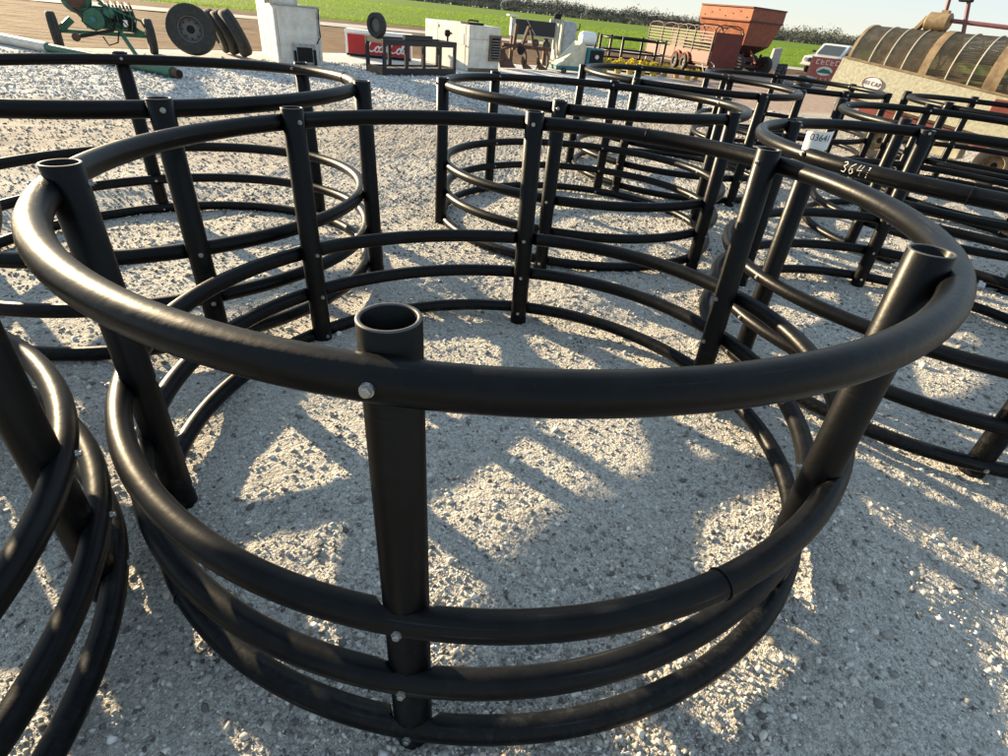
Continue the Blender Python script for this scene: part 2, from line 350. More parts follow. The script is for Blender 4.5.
    h2 = N('ShaderNodeMath'); h2.operation = 'MULTIPLY_ADD'; L(v2.outputs['Distance'], h2.inputs[0]); h2.inputs[1].default_value = -.5; L(h1.outputs[0], h2.inputs[2])
    bp = N('ShaderNodeBump'); bp.inputs['Strength'].default_value = .9; bp.inputs['Distance'].default_value = .008; L(h2.outputs[0], bp.inputs['Height'])
    nb = noise(26, 6, .75); bq = N('ShaderNodeBump'); bq.inputs['Strength'].default_value = .55; bq.inputs['Distance'].default_value = .03; L(nb.outputs['Fac'], bq.inputs['Height']); L(bq.outputs[0], bp.inputs['Normal'])
    L(bp.outputs[0], b.inputs['Normal'])
    return m
MT['ground'] = ground_mat()
ground = struct(link('ground', gm, 'ground', smooth=False)); gm.polygons.foreach_set('use_smooth', np.ones(len(gm.polygons), bool))

# loose gravel lying on the yard
def stone_proto(sub):
    bm = bmesh.new(); bmesh.ops.create_icosphere(bm, subdivisions=sub, radius=1)
    v = np.array([x.co[:] for x in bm.verts]); f = np.array([[y.index for y in x.verts] for x in bm.faces]); bm.free(); return v, f
pv, pf = stone_proto(1)
NS = 50000
rr = .55*np.exp(RNG.random(NS)*math.log(11)); aa = R(-66)+RNG.random(NS)*R(132)
px_, py_ = rr*np.sin(aa), rr*np.cos(aa)
dens = vnoise(px_, py_, .5, 21)+.5; keep = RNG.random(NS) < .45+.9*dens; px_, py_, rr = px_[keep], py_[keep], rr[keep]; NS = len(px_)
sz = np.clip(RNG.lognormal(math.log(.0033), .5, NS), .0016, .0125)*np.clip(.85+.2*rr, 1, 1.7)
sv = pv[None]*(1+RNG.normal(0, .24, (NS, len(pv), 1)))
sc = np.stack([RNG.uniform(.8, 1.5, NS), RNG.uniform(.7, 1.1, NS), RNG.uniform(.5, .85, NS)], -1)
sv = sv*sc[:, None]*sz[:, None, None]
an = RNG.random(NS)*6.283; ca, sa = np.cos(an)[:, None], np.sin(an)[:, None]
tx_, ty_ = RNG.normal(0, .3, (NS, 1)), RNG.normal(0, .3, (NS, 1))
x, y, z = sv[..., 0]*ca-sv[..., 1]*sa, sv[..., 0]*sa+sv[..., 1]*ca, sv[..., 2]
z = z+x*tx_+y*ty_
hz = ground_h(px_, py_)+np.clip((4-rr)/2, 0, 1)*gravel_h(px_, py_)*.5
sv = np.stack([x+px_[:, None], y+py_[:, None], z+(hz+sz*.3)[:, None]], -1)
# coarser stone further off: eight-sided chips
ov = np.array([(1,0,0),(-1,0,0),(0,1,0),(0,-1,0),(0,0,1),(0,0,-1)], float); of = np.array([(0,2,4),(2,1,4),(1,3,4),(3,0,4),(2,0,5),(1,2,5),(3,1,5),(0,3,5)])
NF = 88000
r2 = 3.6*np.exp(RNG.random(NF)**.8*math.log(4.7)); a2_ = R(-47)+RNG.random(NF)*R(94); fx_, fy_ = r2*np.sin(a2_), r2*np.cos(a2_)
fresh = np.clip((fy_-.62*fx_-11.2)/1.2, 0, 1); keep = (RNG.random(NF) < .55+.45*fresh) & (fy_ < 11+.8*fx_+9); fx_, fy_, r2, fresh = fx_[keep], fy_[keep], r2[keep], fresh[keep]; NF = len(fx_)
s2 = np.clip(RNG.lognormal(math.log(.0062), .35, NF), .003, .016)*(.75+.085*r2)*(1+.45*fresh)
q = ov[None]*(1+RNG.normal(0, .22, (NF, 6, 1)))*s2[:, None, None]*np.array([1.2, .95, .75]); q = q+RNG.normal(0, .18, (NF, 6, 3))*s2[:, None, None]
an = RNG.random(NF)*6.283; ca, sa = np.cos(an)[:, None], np.sin(an)[:, None]
q = np.stack([q[..., 0]*ca-q[..., 1]*sa+fx_[:, None], q[..., 0]*sa+q[..., 1]*ca+fy_[:, None], q[..., 2]+(ground_h(fx_, fy_)+s2*.35)[:, None]], -1)
allv = np.concatenate([sv.reshape(-1, 3), q.reshape(-1, 3)])
allf = np.concatenate([(pf[None]+(np.arange(NS)*len(pv))[:, None, None]).reshape(-1, 3), (of[None]+(np.arange(NF)*6)[:, None, None]).reshape(-1, 3)+NS*len(pv)])
gv = fast_mesh('gravel', allv, allf)
tint = np.concatenate([np.repeat(RNG.random(NS), len(pv)), np.repeat(np.clip(RNG.random(NF)*.85+.3*fresh, 0, 1), 6)])
at = gv.attributes.new('tint', 'FLOAT', 'POINT'); at.data.foreach_set('value', tint.astype(np.float32))
def stone_mat():
    m = bpy.data.materials.new('limestone_chips'); m.use_nodes = True; t = m.node_tree; b = t.nodes['Principled BSDF']
    a = t.nodes.new('ShaderNodeAttribute'); a.attribute_name = 'tint'; r = t.nodes.new('ShaderNodeValToRGB'); e = r.color_ramp.elements
    e[0].color = (.12, .11, .1, 1); e[1].color = (.82, .8, .76, 1); q = e.new(.28); q.color = (.30, .285, .26, 1); q = e.new(.6); q.color = (.47, .45, .41, 1); q = e.new(.88); q.color = (.62, .58, .51, 1)
    t.links.new(a.outputs['Fac'], r.inputs[0]); t.links.new(r.outputs[0], b.inputs['Base Color']); b.inputs['Roughness'].default_value = .9; b.inputs['Specular IOR Level'].default_value = .25
    return m
MT['stone'] = stone_mat()
stuff(tag(link('gravel', gv, 'stone'), 'loose grey limestone gravel chips scattered over the yard', 'gravel'))
# bigger pebbles one can pick out
MT['pebble'] = mat('pebble', (.66, .63, .57), .85, var=.4, vscale=3, bump=.3, bscale=30)
pm = []
for k in range(5):
    v, f = stone_proto(2); v = v*(1+RNG.normal(0, .07, (len(v), 1)))
    n_ = RNG.normal(0, 1, (4, 3)); n_ /= np.linalg.norm(n_, axis=1)[:, None]
    for q in n_:                         # knock flats into it
        d = v@q; v = v-np.outer(np.clip(d-.72, 0, None), q)
    v = v*np.array([1.25, .9, .62]); me = fast_mesh('pebble', v, f); me.materials.append(MT['pebble']); pm.append(me)
for k in range(130):
    r_ = .75*math.exp(random.random()*1.5); a_ = R(random.uniform(-45, 50)); X, Y = r_*math.sin(a_), r_*math.cos(a_)
    o = bpy.data.objects.new('pebble', pm[k % 5]); COL.objects.link(o); o.parent = ground
    s_ = random.uniform(.006, .0135)*(1.25 if k % 9 == 0 else 1); o.scale = (s_,)*3; o.rotation_euler = (random.uniform(-.3, .3), random.uniform(-.3, .3), random.uniform(0, 6))
    o.location = (X, Y, float(ground_h([X], [Y])[0])+s_*.35)
# dark clods trodden into the gravel
mb = MB()
for (cx, cy, n, sp_) in ((-.74, .79, 34, .035), (-.33, 1.42, 8, .02), (.42, 2.75, 16, .035)):
    for k in range(n):
        X, Y = random.gauss(cx, sp_), random.gauss(cy, sp_); s_ = random.uniform(.003, .008); z0 = float(ground_h([X], [Y])[0])+s_*.5
        mb.add([(X+a*s_*random.uniform(.7, 1.3), Y+b*s_*random.uniform(.7, 1.3), z0+c*s_*.8) for a, b, c in pv], pf.tolist())
stuff(tag(mb.build('soil_clods', 'soil_clod'), 'dark crumbly soil clods trodden into the pale gravel', 'soil'))

# ------------------------------------------------------------------ beyond the yard: bare strip, farm road, green field, wood
def strip_mesh(name, lower, upper, nv, ripple=None, z=0.):
    xs = np.linspace(lower[0][0], lower[-1][0], 420)
    lo = np.interp(xs, *zip(*lower)); hi = np.interp(xs, *zip(*upper)); t = np.linspace(0, 1, nv)
    X = np.repeat(xs[None], nv, 0); Y = lo[None]*(1-t[:, None])+hi[None]*t[:, None]
    Y += vnoise(X, Y*0, 2.0, 31)*.9*(1-t[:, None])
    Z = np.full_like(X, z)
    if ripple: Z = Z+ripple(X, Y)*np.clip(np.minimum(t, 1-t)*20, 0, 1)[:, None]
    ii = np.arange(X.size).reshape(X.shape); q = np.stack([ii[:-1,:-1], ii[:-1,1:], ii[1:,1:], ii[1:,:-1]], -1).reshape(-1, 4)
    return fast_mesh(name, np.stack([X, Y, Z], -1).reshape(-1, 3), q)
YARD = [(-70, -14), (-30, 6), (-16, 10.5), (-10.3, 13.6), (-7.4, 16.6), (-5.5, 19), (0, 21.8), (5, 26), (14, 34.4), (30, 41), (70, 45.5)]
ROAD0 = [(-70, 12), (-30, 22.5), (-14.4, 29.5), (-11, 31.6), (0, 36), (16, 39.5), (40, 43), (70, 46)]
ROAD1 = [(x, y+3.6) for x, y in ROAD0]
FIELD0 = [(-70, 22), (-30, 34.5), (-19, 38.8), (-13.5, 39.8), (-8, 43), (16, 44.5), (40, 47.5), (70, 52)]
MT['soil'] = mat('tilled_soil', (.19, .115, .065), .95, col2=(.12, .07, .04), vscale=1.3, bump=.8, bscale=14, spec=.15)
MT['road'] = mat('pale_road', (.44, .43, .41), .9, col2=(.34, .32, .29), vscale=1.2, bump=.5, bscale=25, spec=.2)
def furrow(x, y):
    u = y-.28*x; return .018*np.sin(u*2*PI/.75+vnoise(x, y, 3, 41)*2)+.03*vnoise(x, y, .5, 42)+.026
struct(link('dirt_strip', strip_mesh('dirt_strip', YARD, FIELD0, 190, furrow, .004), 'soil', smooth=True))
struct(link('farm_road', strip_mesh('farm_road', ROAD0, ROAD1, 12, lambda x, y: .012*vnoise(x, y, .9, 43)+.006, .06), 'road', smooth=True))
def field_mat():
    m = bpy.data.materials.new('green_wheat'); m.use_nodes = True; t = m.node_tree; b = t.nodes['Principled BSDF']; L = t.links.new; N = t.nodes.new
    tc = N('ShaderNodeTexCoord'); mp = N('ShaderNodeMapping'); mp.inputs['Rotation'].default_value = (0, 0, R(-6)); mp.inputs['Scale'].default_value = (.02, .30, 1); L(tc.outputs['Object'], mp.inputs[0])
    n = N('ShaderNodeTexNoise'); n.inputs['Scale'].default_value = 1; n.inputs['Detail'].default_value = 6; n.inputs['Roughness'].default_value = .7; L(mp.outputs[0], n.inputs['Vector'])
    r = N('ShaderNodeValToRGB'); L(n.outputs['Fac'], r.inputs[0]); e = r.color_ramp.elements
    e[0].position = .3; e[0].color = (.06, .115, .008, 1); e[1].position = .6; e[1].color = (.135, .22, .01, 1)
    L(r.outputs[0], b.inputs['Base Color']); b.inputs['Roughness'].default_value = .9; b.inputs['Specular IOR Level'].default_value = .1
    n2 = N('ShaderNodeTexNoise'); n2.inputs['Scale'].default_value = 3; n2.inputs['Detail'].default_value = 5; L(tc.outputs['Object'], n2.inputs['Vector'])
    bp = N('ShaderNodeBump'); bp.inputs['Strength'].default_value = .8; bp.inputs['Distance'].default_value = .1; L(n2.outputs['Fac'], bp.inputs['Height']); L(bp.outputs[0], b.inputs['Normal'])
    return m
MT['field'] = field_mat()
fv, ff = [], []
fx = np.linspace(-70, 70, 60); fl = np.interp(fx, *zip(*FIELD0))
rows = [0, 2, 6, 15, 40, 100, 250, 460, 700]
FX = np.array([[x*(1+r_/55.) for x in fx] for r_ in rows]); FY = np.array([[fl[i]+r_*(1.0) for i in range(60)] for r_ in rows])
FZ = np.full_like(FX, .075); FZ[0] = .0
ii = np.arange(FX.size).reshape(FX.shape)
struct(link('green_field', fast_mesh('green_field', np.stack([FX, FY, FZ], -1).reshape(-1, 3), np.stack([ii[:-1,:-1], ii[:-1,1:], ii[1:,1:], ii[1:,:-1]], -1).reshape(-1, 4)), 'field'))
# standing wheat blades towards the near edge of the field
NB = 52000
t = RNG.random(NB); dd = 90*t**2.2; bxs = RNG.uniform(-36, 36, NB); by = np.interp(bxs, *zip(*FIELD0))+dd+.05; bxs = bxs*(1+dd/55)
hh = RNG.uniform(.05, .12, NB)*(1+dd/120); ww = .018+.0006*dd; a = RNG.random(NB)*6.283
lx, ly = RNG.normal(0, .07, NB), RNG.normal(0, .07, NB)
z0 = np.full(NB, .06)
bv = np.stack([np.stack([bxs-np.cos(a)*ww, by-np.sin(a)*ww, z0], -1), np.stack([bxs+np.cos(a)*ww, by+np.sin(a)*ww, z0], -1), np.stack([bxs+lx, by+ly, z0+hh], -1)], 1)
def blade_mat(nm='wheat_blades', c1=(.11, .185, .009), c2=(.2, .33, .009)):
    m = bpy.data.materials.new(nm); m.use_nodes = True; t = m.node_tree; b = t.nodes['Principled BSDF']
    b.inputs['Base Color'].default_value = (*c1, 1); b.inputs['Roughness'].default_value = .6
    tr = t.nodes.new('ShaderNodeBsdfTranslucent'); tr.inputs[0].default_value = (*c2, 1); ms = t.nodes.new('ShaderNodeMixShader'); ms.inputs[0].default_value = .45
    t.links.new(b.outputs[0], ms.inputs[1]); t.links.new(tr.outputs[0], ms.inputs[2]); t.links.new(ms.outputs[0], t.nodes['Material Output'].inputs[0]); return m
MT['blade'] = blade_mat()
MT['yellow'] = blade_mat('yellow_leaf', (.45, .36, .03), (.5, .4, .02))
stuff(tag(link('wheat', fast_mesh('wheat', bv.reshape(-1, 3), np.arange(NB*3).reshape(-1, 3)), 'blade'), 'short bright green wheat growing beyond the farm road', 'crop'))
# distant wood: one mass of trunks and twiggy crowns
def wood():
    V = []; 
    def tree(x, y, h, w, n):
        c = RNG.normal(0, 1, (n, 3)); c /= np.linalg.norm(c, axis=1)[:, None]; rad = RNG.random(n)**.4
        lob = 1+.25*np.sin(c[:, 0]*5+x)+.2*np.sin(c[:, 2]*7+y)
        p = c*(rad*lob)[:, None]*np.array([w, w, h*.47])+np.array([x, y, h*.5])
        s_ = np.minimum(h, 9)*.075*RNG.uniform(.5, 1.5, n)*.85
        d1 = RNG.normal(0, 1, (n, 3)); d1 /= np.linalg.norm(d1, axis=1)[:, None]; d2 = RNG.normal(0, 1, (n, 3))
        d2 /= np.linalg.norm(d2, axis=1)[:, None]
        V.append(np.stack([p-d1*s_[:, None], p+d1*s_[:, None], p+d2*s_[:, None]*1.4], 1))
        b = .25*w*.3
        V.append(np.array([[(x-b, y, 0), (x+b, y, 0), (x, y, h*.8)]]))
    for i in range(620):
        az = -40+80*i/620+RNG.normal(0, .15); y = 575+RNG.normal(0, 16); x = y*math.tan(R(az)); h = RNG.uniform(8.5, 13)*(1.0+.10*math.sin(az*.9)+.07*math.sin(az*2.7))
        tree(x, y, h, h*.6, 200)
    for i in range(420):
        az = -40+80*i/420+RNG.normal(0, .2); y = 540+RNG.normal(0, 9); x = y*math.tan(R(az)); h = RNG.uniform(3.5, 6.5)*(1.25 if az > 12 else .9); tree(x, y, h, h*1.1, 240)
    V = np.concatenate(V); return fast_mesh('distant_wood', V.reshape(-1, 3), np.arange(len(V)*3).reshape(-1, 3))
MT['wood'] = mat('hazed_winter_twigs', (.17, .165, .14), .9, col2=(.12, .125, .1), vscale=.06, spec=.1)  # twig grey, lightened in the colour to stand in for distance haze
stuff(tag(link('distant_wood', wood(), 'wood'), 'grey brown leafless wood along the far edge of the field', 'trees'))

# ------------------------------------------------------------------ round bale feeders
def rail_mesh(name, Rr, z, off, angles, Rp, ty, zpost, nseg=256, nsec=18, seed=0, ov=(0, 0, 0, 0)):
    th = np.linspace(0, 2*PI, nseg, endpoint=False); ph = np.linspace(0, 2*PI, nsec, endpoint=False)
    TH, PH = np.meshgrid(th, ph, indexing='ij')
    rg = np.random.default_rng(seed); wob = sum(rg.normal(0, .0022/k)*np.cos(k*TH+rg.random()*6) for k in (2, 3, 4, 5)); wz = sum(rg.normal(0, .002/k)*np.cos(k*TH+rg.random()*6) for k in (2, 3, 4))
    rho = Rr+wob*(0 if any(ov) else 1)+oval(ov, TH)+RT*np.cos(PH); Z = z+wz+RT*np.sin(PH)
    X, Y = off[0]+rho*np.cos(TH), off[1]+rho*np.sin(TH)
    for a in angles:                     # the pipe is coped round each post
        px, py = Rp*math.cos(a), Rp*math.sin(a); ur, vr = (math.cos(a), math.sin(a)), (-math.sin(a), math.cos(a))
        du = (X-px)*ur[0]+(Y-py)*ur[1]; dv = (X-px)*vr[0]+(Y-py)*vr[1]; rad = RP+.0012
        lim = np.sqrt(np.clip(rad**2-dv**2, 0, None)); k = (np.abs(dv) < rad) & (np.abs(du) < .13)
        if ty == 'A': nd = np.where(k & (du < lim), lim, du)
        else: nd = np.where(k & (du > -lim), -lim, du)
        X = X+(nd-du)*ur[0]; Y = Y+(nd-du)*ur[1]
    i = np.arange(nseg*nsec).reshape(nseg, nsec); j = np.roll(i, -1, 0)
    q = np.stack([i, j, np.roll(j, -1, 1), np.roll(i, -1, 1)], -1).reshape(-1, 4)
    me = fast_mesh(name, np.stack([X, Y, Z], -1).reshape(-1, 3), q); me.materials.append(MT['hdpe'])
    me.polygons.foreach_set('use_smooth', np.ones(len(me.polygons), bool)); me.set_sharp_from_angle(angle=R(38)); return me
def post_mesh(zt, n=28):
    ri = RP-.0075; b = .0018
    prof = [(RP, -.03), (RP, zt-b), (RP-b, zt), (ri+b, zt), (ri, zt-b), (ri, zt-.32)]
    mb = MB().lathe(prof, n); me = mb.mesh('post'); me.materials.append(MT['hdpe']); me.materials.append(MT['cut_end'])
    for i in range(n, 4*n): me.polygons[i].material_index = 1
    me.polygons.foreach_set('use_smooth', np.ones(len(me.polygons), bool)); me.set_sharp_from_angle(angle=R(50)); return me
def bolt_mesh(xi, xo):      # nut and washer inside, shank, washer and hex head outside
    rows = [(.0042, xi-.015, 0), (.0042, xi-.0085, 0), (.0095, xi-.0085, 1), (.0095, xi-.0018, 1), (.0118, xi-.0018, 0), (.0118, xi+.003, 0), (.0042, xi+.003, 0), (.0042, xo-.004, 0),
            (.0128, xo-.004, 0), (.0128, xo+.0018, 0), (.0098, xo+.0018, 1), (.0098, xo+.0072, 1), (.0078, xo+.0088, 0)]
    v = []; f = []; n = 12
    for r_, x_, hexed in rows:
        for k in range(n):
            q = r_*.82*(.866 if hexed and k % 2 else 1); v.append((x_, q*math.cos(2*PI*k/n), q*math.sin(2*PI*k/n)))
    for i in range(len(rows)-1): f += [(i*n+k, i*n+(k+1) % n, (i+1)*n+(k+1) % n, (i+1)*n+k) for k in range(n)]
    f += [tuple(range(n))[::-1], tuple(range((len(rows)-1)*n, len(rows)*n))]
    me = MB().add(v, f).mesh('bolt'); me.materials.append(MT['steel_bolt']); return me
LBL = {
 'main': 'black pipe bale feeder with a fused joint band on its lower rail, gravel inside',
 'L': 'black pipe bale feeder across the narrow clod-strewn gap from the joint-banded feeder',
 'BL': 'black pipe bale feeder closest to the green irrigation pipe',
 'BM': 'black pipe bale feeder standing in front of the black steel crate',
 'R1': 'black pipe bale feeder with a white lot tag and 3641 painted on its rail',
 'BM2': 'black pipe bale feeder standing before the teal engine unit',
 'RB': 'black pipe bale feeder just behind the one carrying the lot tag',
 'R3': 'black pipe bale feeder in front of the concrete blocks and white-rimmed wheel',
 'R4': 'black pipe bale feeder beside the wheels of the mesh drum machine',
 'BM3': 'far black pipe bale feeder among yellow potted plants'}
FEED = {}
for n_, (key, ty, c, zs, Rtop, Rlow, Rp, zt, off, an, tl) in enumerate(FD):
    nearf = key in ('main', 'L', 'BL', 'R1', 'BM')
    an = [R(a_) for a_ in an]
    t = thing('bale_feeder', LBL[key], 'bale feeder', (c[0], c[1], 0), 0, 'round bale feeders in the yard')
    t.rotation_euler = (-tl[1], tl[0], 0); FEED[key] = t
    for k in range(4):
        Rr = Rtop if k == 0 else Rlow
        me = rail_mesh('top_rail' if k == 0 else 'lower_rail', Rr, zs[k], off[k], an, Rp, ty, zt, 288 if nearf else 144, 20 if nearf else 10, n_*10+k, OVAL.get((key, k), (0, 0, 0, 0)))
        rail = link('top_rail' if k == 0 else 'lower_rail', me, None, t)
        js = {('main', 0): (59.4,), ('main', 1): (-61.1,), ('main', 3): (-131.7,), ('R1', 0): (-130.7,), ('BL', 0): (35,), ('BM', 1): (-70,)}.get((key, k), ())
        for ja in js:                    # fused joint bead round the pipe
            a_ = R(ja); mb = MB(); Rj = Rr+float(oval(OVAL.get((key, k), (0, 0, 0, 0)), a_)); ctr = Vector((off[k][0]+Rj*math.cos(a_), off[k][1]+Rj*math.sin(a_), zs[k])); u = Vector((math.cos(a_), math.sin(a_), 0))
            mb.tube([ctr+(u*math.cos(q)+Vector((0, 0, 1))*math.sin(q))*(RT+.0012) for q in np.linspace(0, 2*PI, 24, endpoint=False)], .0022, 6, closed=True)
            mb.build('joint_bead', 'hdpe', rail, True)
    pmesh = post_mesh(zt, 32 if nearf else 14)
    cache = {}
    for i, a_ in enumerate(an):
        p = link('post', pmesh, None, t); p.location = (Rp*math.cos(a_), Rp*math.sin(a_), 0); p.rotation_euler = (0, 0, a_)
        if key == 'BM3': continue
        for k in range(4):
            eff = (Rtop if k == 0 else Rlow)+off[k][0]*math.cos(a_)+off[k][1]*math.sin(a_)-Rp+float(oval(OVAL.get((key, k), (0, 0, 0, 0)), a_))
            xi, xo = (-RP, eff+RT) if ty == 'A' else (eff-RT, RP)
            q = (round(xi, 3), round(xo, 3))
            if q not in cache: cache[q] = bolt_mesh(*q)
            b = link('bolt', cache[q], None, p); b.location = (.002 if ty == 'A' else 0, 0, zs[k]+random.uniform(-.003, .005)+(.007 if k == 0 else 0)); b.rotation_euler = (random.random()*3, 0, 0)
# hand-painted number on the rail and the paper lot tag of one feeder
DG = {'3': [[(.1,.9),(.5,1),(.8,.8),(.4,.55),(.85,.35),(.6,.02),(.1,.08)]], '6': [[(.75,1),(.3,.7),(.12,.3),(.4,0),(.8,.2),(.6,.5),(.18,.35)]],
      '4': [[(.3,1),(.12,.45),(.85,.55)], [(.8,1),(.62,0)]], '1': [[(.4,.9),(.6,.98),(.45,0)]]}
t = FEED['R1']; Rr = 1.185; zc = 1.122; mb = MB()
for i, ch in enumerate('3641'):
    for st in DG[ch]:
        pts = []
        st = [(p_[0]+(q_[0]-p_[0])*j/6, p_[1]+(q_[1]-p_[1])*j/6) for p_, q_ in zip(st[:-1], st[1:]) for j in range(6)]+[st[-1]]
        for u, v in st:
            a_ = R(-153.6)+(i*.034+u*.027)/Rr; ph = R(6)+(v-.5)*.042/RT; rr_ = Rr+(RT+.0012)*math.cos(ph)
            pts.append((.003+rr_*math.cos(a_), .011+rr_*math.sin(a_), zc+(RT+.0012)*math.sin(ph)))
        mb.tube(pts, .0021, 6)
mb.build('painted_number', 'white_ink', t)
mb = MB(); nA = 14; v = []
tc_ = Vector((1.33-2.448, 2.765-3.047, 0))
for k in range(nA):
    a_ = R(-150)+R(105)*k/(nA-1); r_ = .082
    for z_, dr in ((1.142, 0), (1.222, .004)):
        v.append((tc_.x+(r_+dr)*math.cos(a_)*.82, tc_.y+.028+(r_+dr)*math.sin(a_), z_+.012*k/(nA-1)))
mb.add(v, [(2*k, 2*k+2, 2*k+3, 2*k+1) for k in range(nA-1)])
mb.add([(p[0]*.9985+tc_.x*.0015, p[1]+.0012, p[2]) for p in v], [(2*k, 2*k+1, 2*k+3, 2*k+2) for k in range(nA-1)])
tg = mb.build('lot_tag', 'paper', t, True)
tm = text_mesh('03641', .040, .0003)
co_ = np.empty(len(tm.vertices)*3, np.float32); tm.vertices.foreach_get('co', co_); co_ = co_.reshape(-1, 3)
a_ = R(-97)+(co_[:, 0]*1.0)/.078; r_ = .0845+co_[:, 2]+.002
tm.vertices.foreach_set('co', np.stack([tc_.x+r_*np.cos(a_)*.82, tc_.y+.028+r_*np.sin(a_), 1.196+co_[:, 1]+.006], -1).astype(np.float32).ravel()); tm.update()
link('lot_number', tm, 'ink', tg)

# ------------------------------------------------------------------ wheels and tyres
def tyre_prof(Ro, Ri, w):
    return [(Ri, -w*.36), (Ri+.02*Ro, -w*.46), (Ri+(Ro-Ri)*.45, -w*.5), (Ro*.93, -w*.46), (Ro*.985, -w*.36), (Ro, -w*.2), (Ro, -w*.1), (Ro*.975, -w*.09), (Ro*.975, -w*.05), (Ro, -w*.04), (Ro, w*.04), (Ro*.975, w*.05), (Ro*.975, w*.09),
            (Ro, w*.1), (Ro, w*.2), (Ro*.985, w*.36), (Ro*.93, w*.46), (Ri+(Ro-Ri)*.45, w*.5), (Ri+.02*Ro, w*.46), (Ri, w*.36)]
def wheel(parent, loc, Ro, w, ri=.58, axis='y', rot=(0,0,0), rimmat='rim', name='wheel', holes=True):
    Ri = Ro*ri; w_in = w; w = -w if axis == 'y' else w      # the dished face looks towards -y
    ty = MB().lathe(tyre_prof(Ro, Ri, w_in), 36, axis, closed=True).build(name, 'tyre', parent, True); ty.location = loc; ty.rotation_euler = rot
    mb = MB().lathe([(Ri*1.01, -w*.36), (Ri*1.01, w*.36), (Ri*.93, w*.34), (Ri*.88, w*.06), (Ri*.5, w*.16), (Ri*.32, w*.17), (Ri*.3, w*.05), (Ri*.3, -w*.1), (Ri*.88, -w*.06), (Ri*.93, -w*.34)], 30, axis, closed=True)
    rim = mb.build('rim', rimmat, ty, True)
    h = MB().lathe([(Ri*.3, -w*.1), (Ri*.3, w*.12), (Ri*.15, w*.14)], 16, axis).build('hub', 'dark', ty, True)
    if holes:
        for k in range(8):
            q = 2*PI*k/8; a, b = Ri*.68*math.cos(q), Ri*.68*math.sin(q); s = Ri*.07
            mb = MB().lathe([(s, w*.06), (s, w*.135)], 8, axis, c={'y': (a, 0, b), 'x': (0, a, b), 'z': (a, b, 0)}[axis]); mb.build('lug_hole', 'dark', ty)
    return ty
def loose_tyre(label, x, y, rz, lean, Ro, w, rimmat='rim'):
    t = thing('loose_tyre', label, 'tyre', (x, y, 0), rz, 'loose tyres beside the white cabinet')
    # stands on its tread, leaning; axle along local y
    ly = Matrix.Rotation(lean, 4, 'X')
    lo = Ro*math.cos(lean)+w*.4*abs(math.sin(lean))
    wheel(t, (0, -math.sin(lean)*0, lo), Ro, w, .52, 'y', (lean, 0, 0), rimmat, name='tyre_casing')
    return t
loose_tyre('dusty truck tyre on a rusty rim with its wheel face turned outward', -7.86, 14.1, R(24), R(-10), .5, .34)
loose_tyre('loose tyre leaning edge-on, the one right behind the tyre with the rusty rim', -7.82, 15.2, R(-50), R(22), .47, .22)
loose_tyre('loose tyre leaning edge-on, middle of the leaning row', -7.52, 14.98, R(-52), R(22), .47, .22)
loose_tyre('loose tyre leaning edge-on, the one next to the white cabinet', -7.16, 14.74, R(-54), R(24), .5, .26)

# ------------------------------------------------------------------ green pump cart and irrigation pipe
t = thing('pump_cart', 'green two-wheeled pump cart with pulley, drive shaft and wire guard', 'pump', (-9.35, 13.3, 0), R(30))
for s_ in (-1, 1):
    wheel(t, (s_*.86, 0, .33), .34, .17, .55, 'x', (0, 0, R(6)), 'green_paint', holes=False)
MB().bar((-.86, 0, .33), (.86, 0, .33), .07).build('axle', 'green_paint', t)
MB().bar((-.75, 0, .36), (-.52, .05, .55), .09, .12).build('axle_bracket', 'green_paint', t)
MB().bar((.75, 0, .36), (.4, .05, .48), .08, .1).build('axle_bracket', 'green_paint', t)
MB().lathe([(.12, -.18), (.24, -.16), (.27, -.08), (.27, .08), (.24, .16), (.12, .18)], 24, 'y', c=(-.35, .12, .92)).build('pump_volute', 'green_paint', t, True)
MB().tube([(-.45, .12, 1.1), (-.75, .12, 1.34), (-1.2, .12, 1.5), (-1.55, .12, 1.52)], .12, 12).build('discharge_pipe', 'green_paint', t, True)
MB().lathe([(.07, -.03), (.07, .1)], 10, 'z', c=(-1.5, .12, 1.66)).build('valve_knob', 'dark', t)
MB().hexa([(-.28,-.2,.42),(.5,-.2,.42),(.5,.3,.42),(-.28,.3,.42),(-.1,-.14,.82),(.4,-.14,.82),(.4,.26,.82),(-.1,.26,.82)]).build('gear_housing', 'green_paint', t, bevel=.02)
MB().lathe([(.03, -.08), (.2, -.08), (.2, -.03), (.15, 0), (.2, .03), (.2, .08), (.03, .08)], 28, 'y', c=(-.1, -.28, .6)).build('pulley', 'green_paint', t, True)
MB().lathe([(.05, -.1), (.05, .03)], 12, 'y', c=(-.1, -.32, .6)).build('pulley_hub', 'teal', t)
for k in range(8):
    x = .15+.065*k
    MB().tube([(x, -.22, .42), (x+.06, -.26, .62), (x+.02, -.14, .86), (x-.02, .1, .92), (x-.02, .3, .8)], .012, 6).build('guard_wire', 'dark' if k % 2 else 'green_paint', t)
MB().tube([(.05, -.2, .88), (.75, -.2, .62), (.82, 0, .4)], .022, 6).build('guard_rail', 'green_paint', t)
MB().box(.42, -.285, .5, .5, -.265, .62).build('data_plate', 'paper', t)
MB().box(.12, -.18, .4, .62, .22, .78).build('engine_block', 'dark', t, bevel=.03)
MB().lathe([(.06, -.3), (.1, -.28), (.1, -.2), (.06, -.18)], 14, 'y', c=(.2, 0, .72)).build('belt_wheel', 'green_paint', t, True)
MB().tube([(-.1, -.36, .8), (.2, -.3, .83), (.22, -.3, .62), (-.1, -.36, .4), (-.3, -.36, .55), (-.25, -.36, .72)], .012, 6, closed=True).build('drive_belt', 'dark', t)
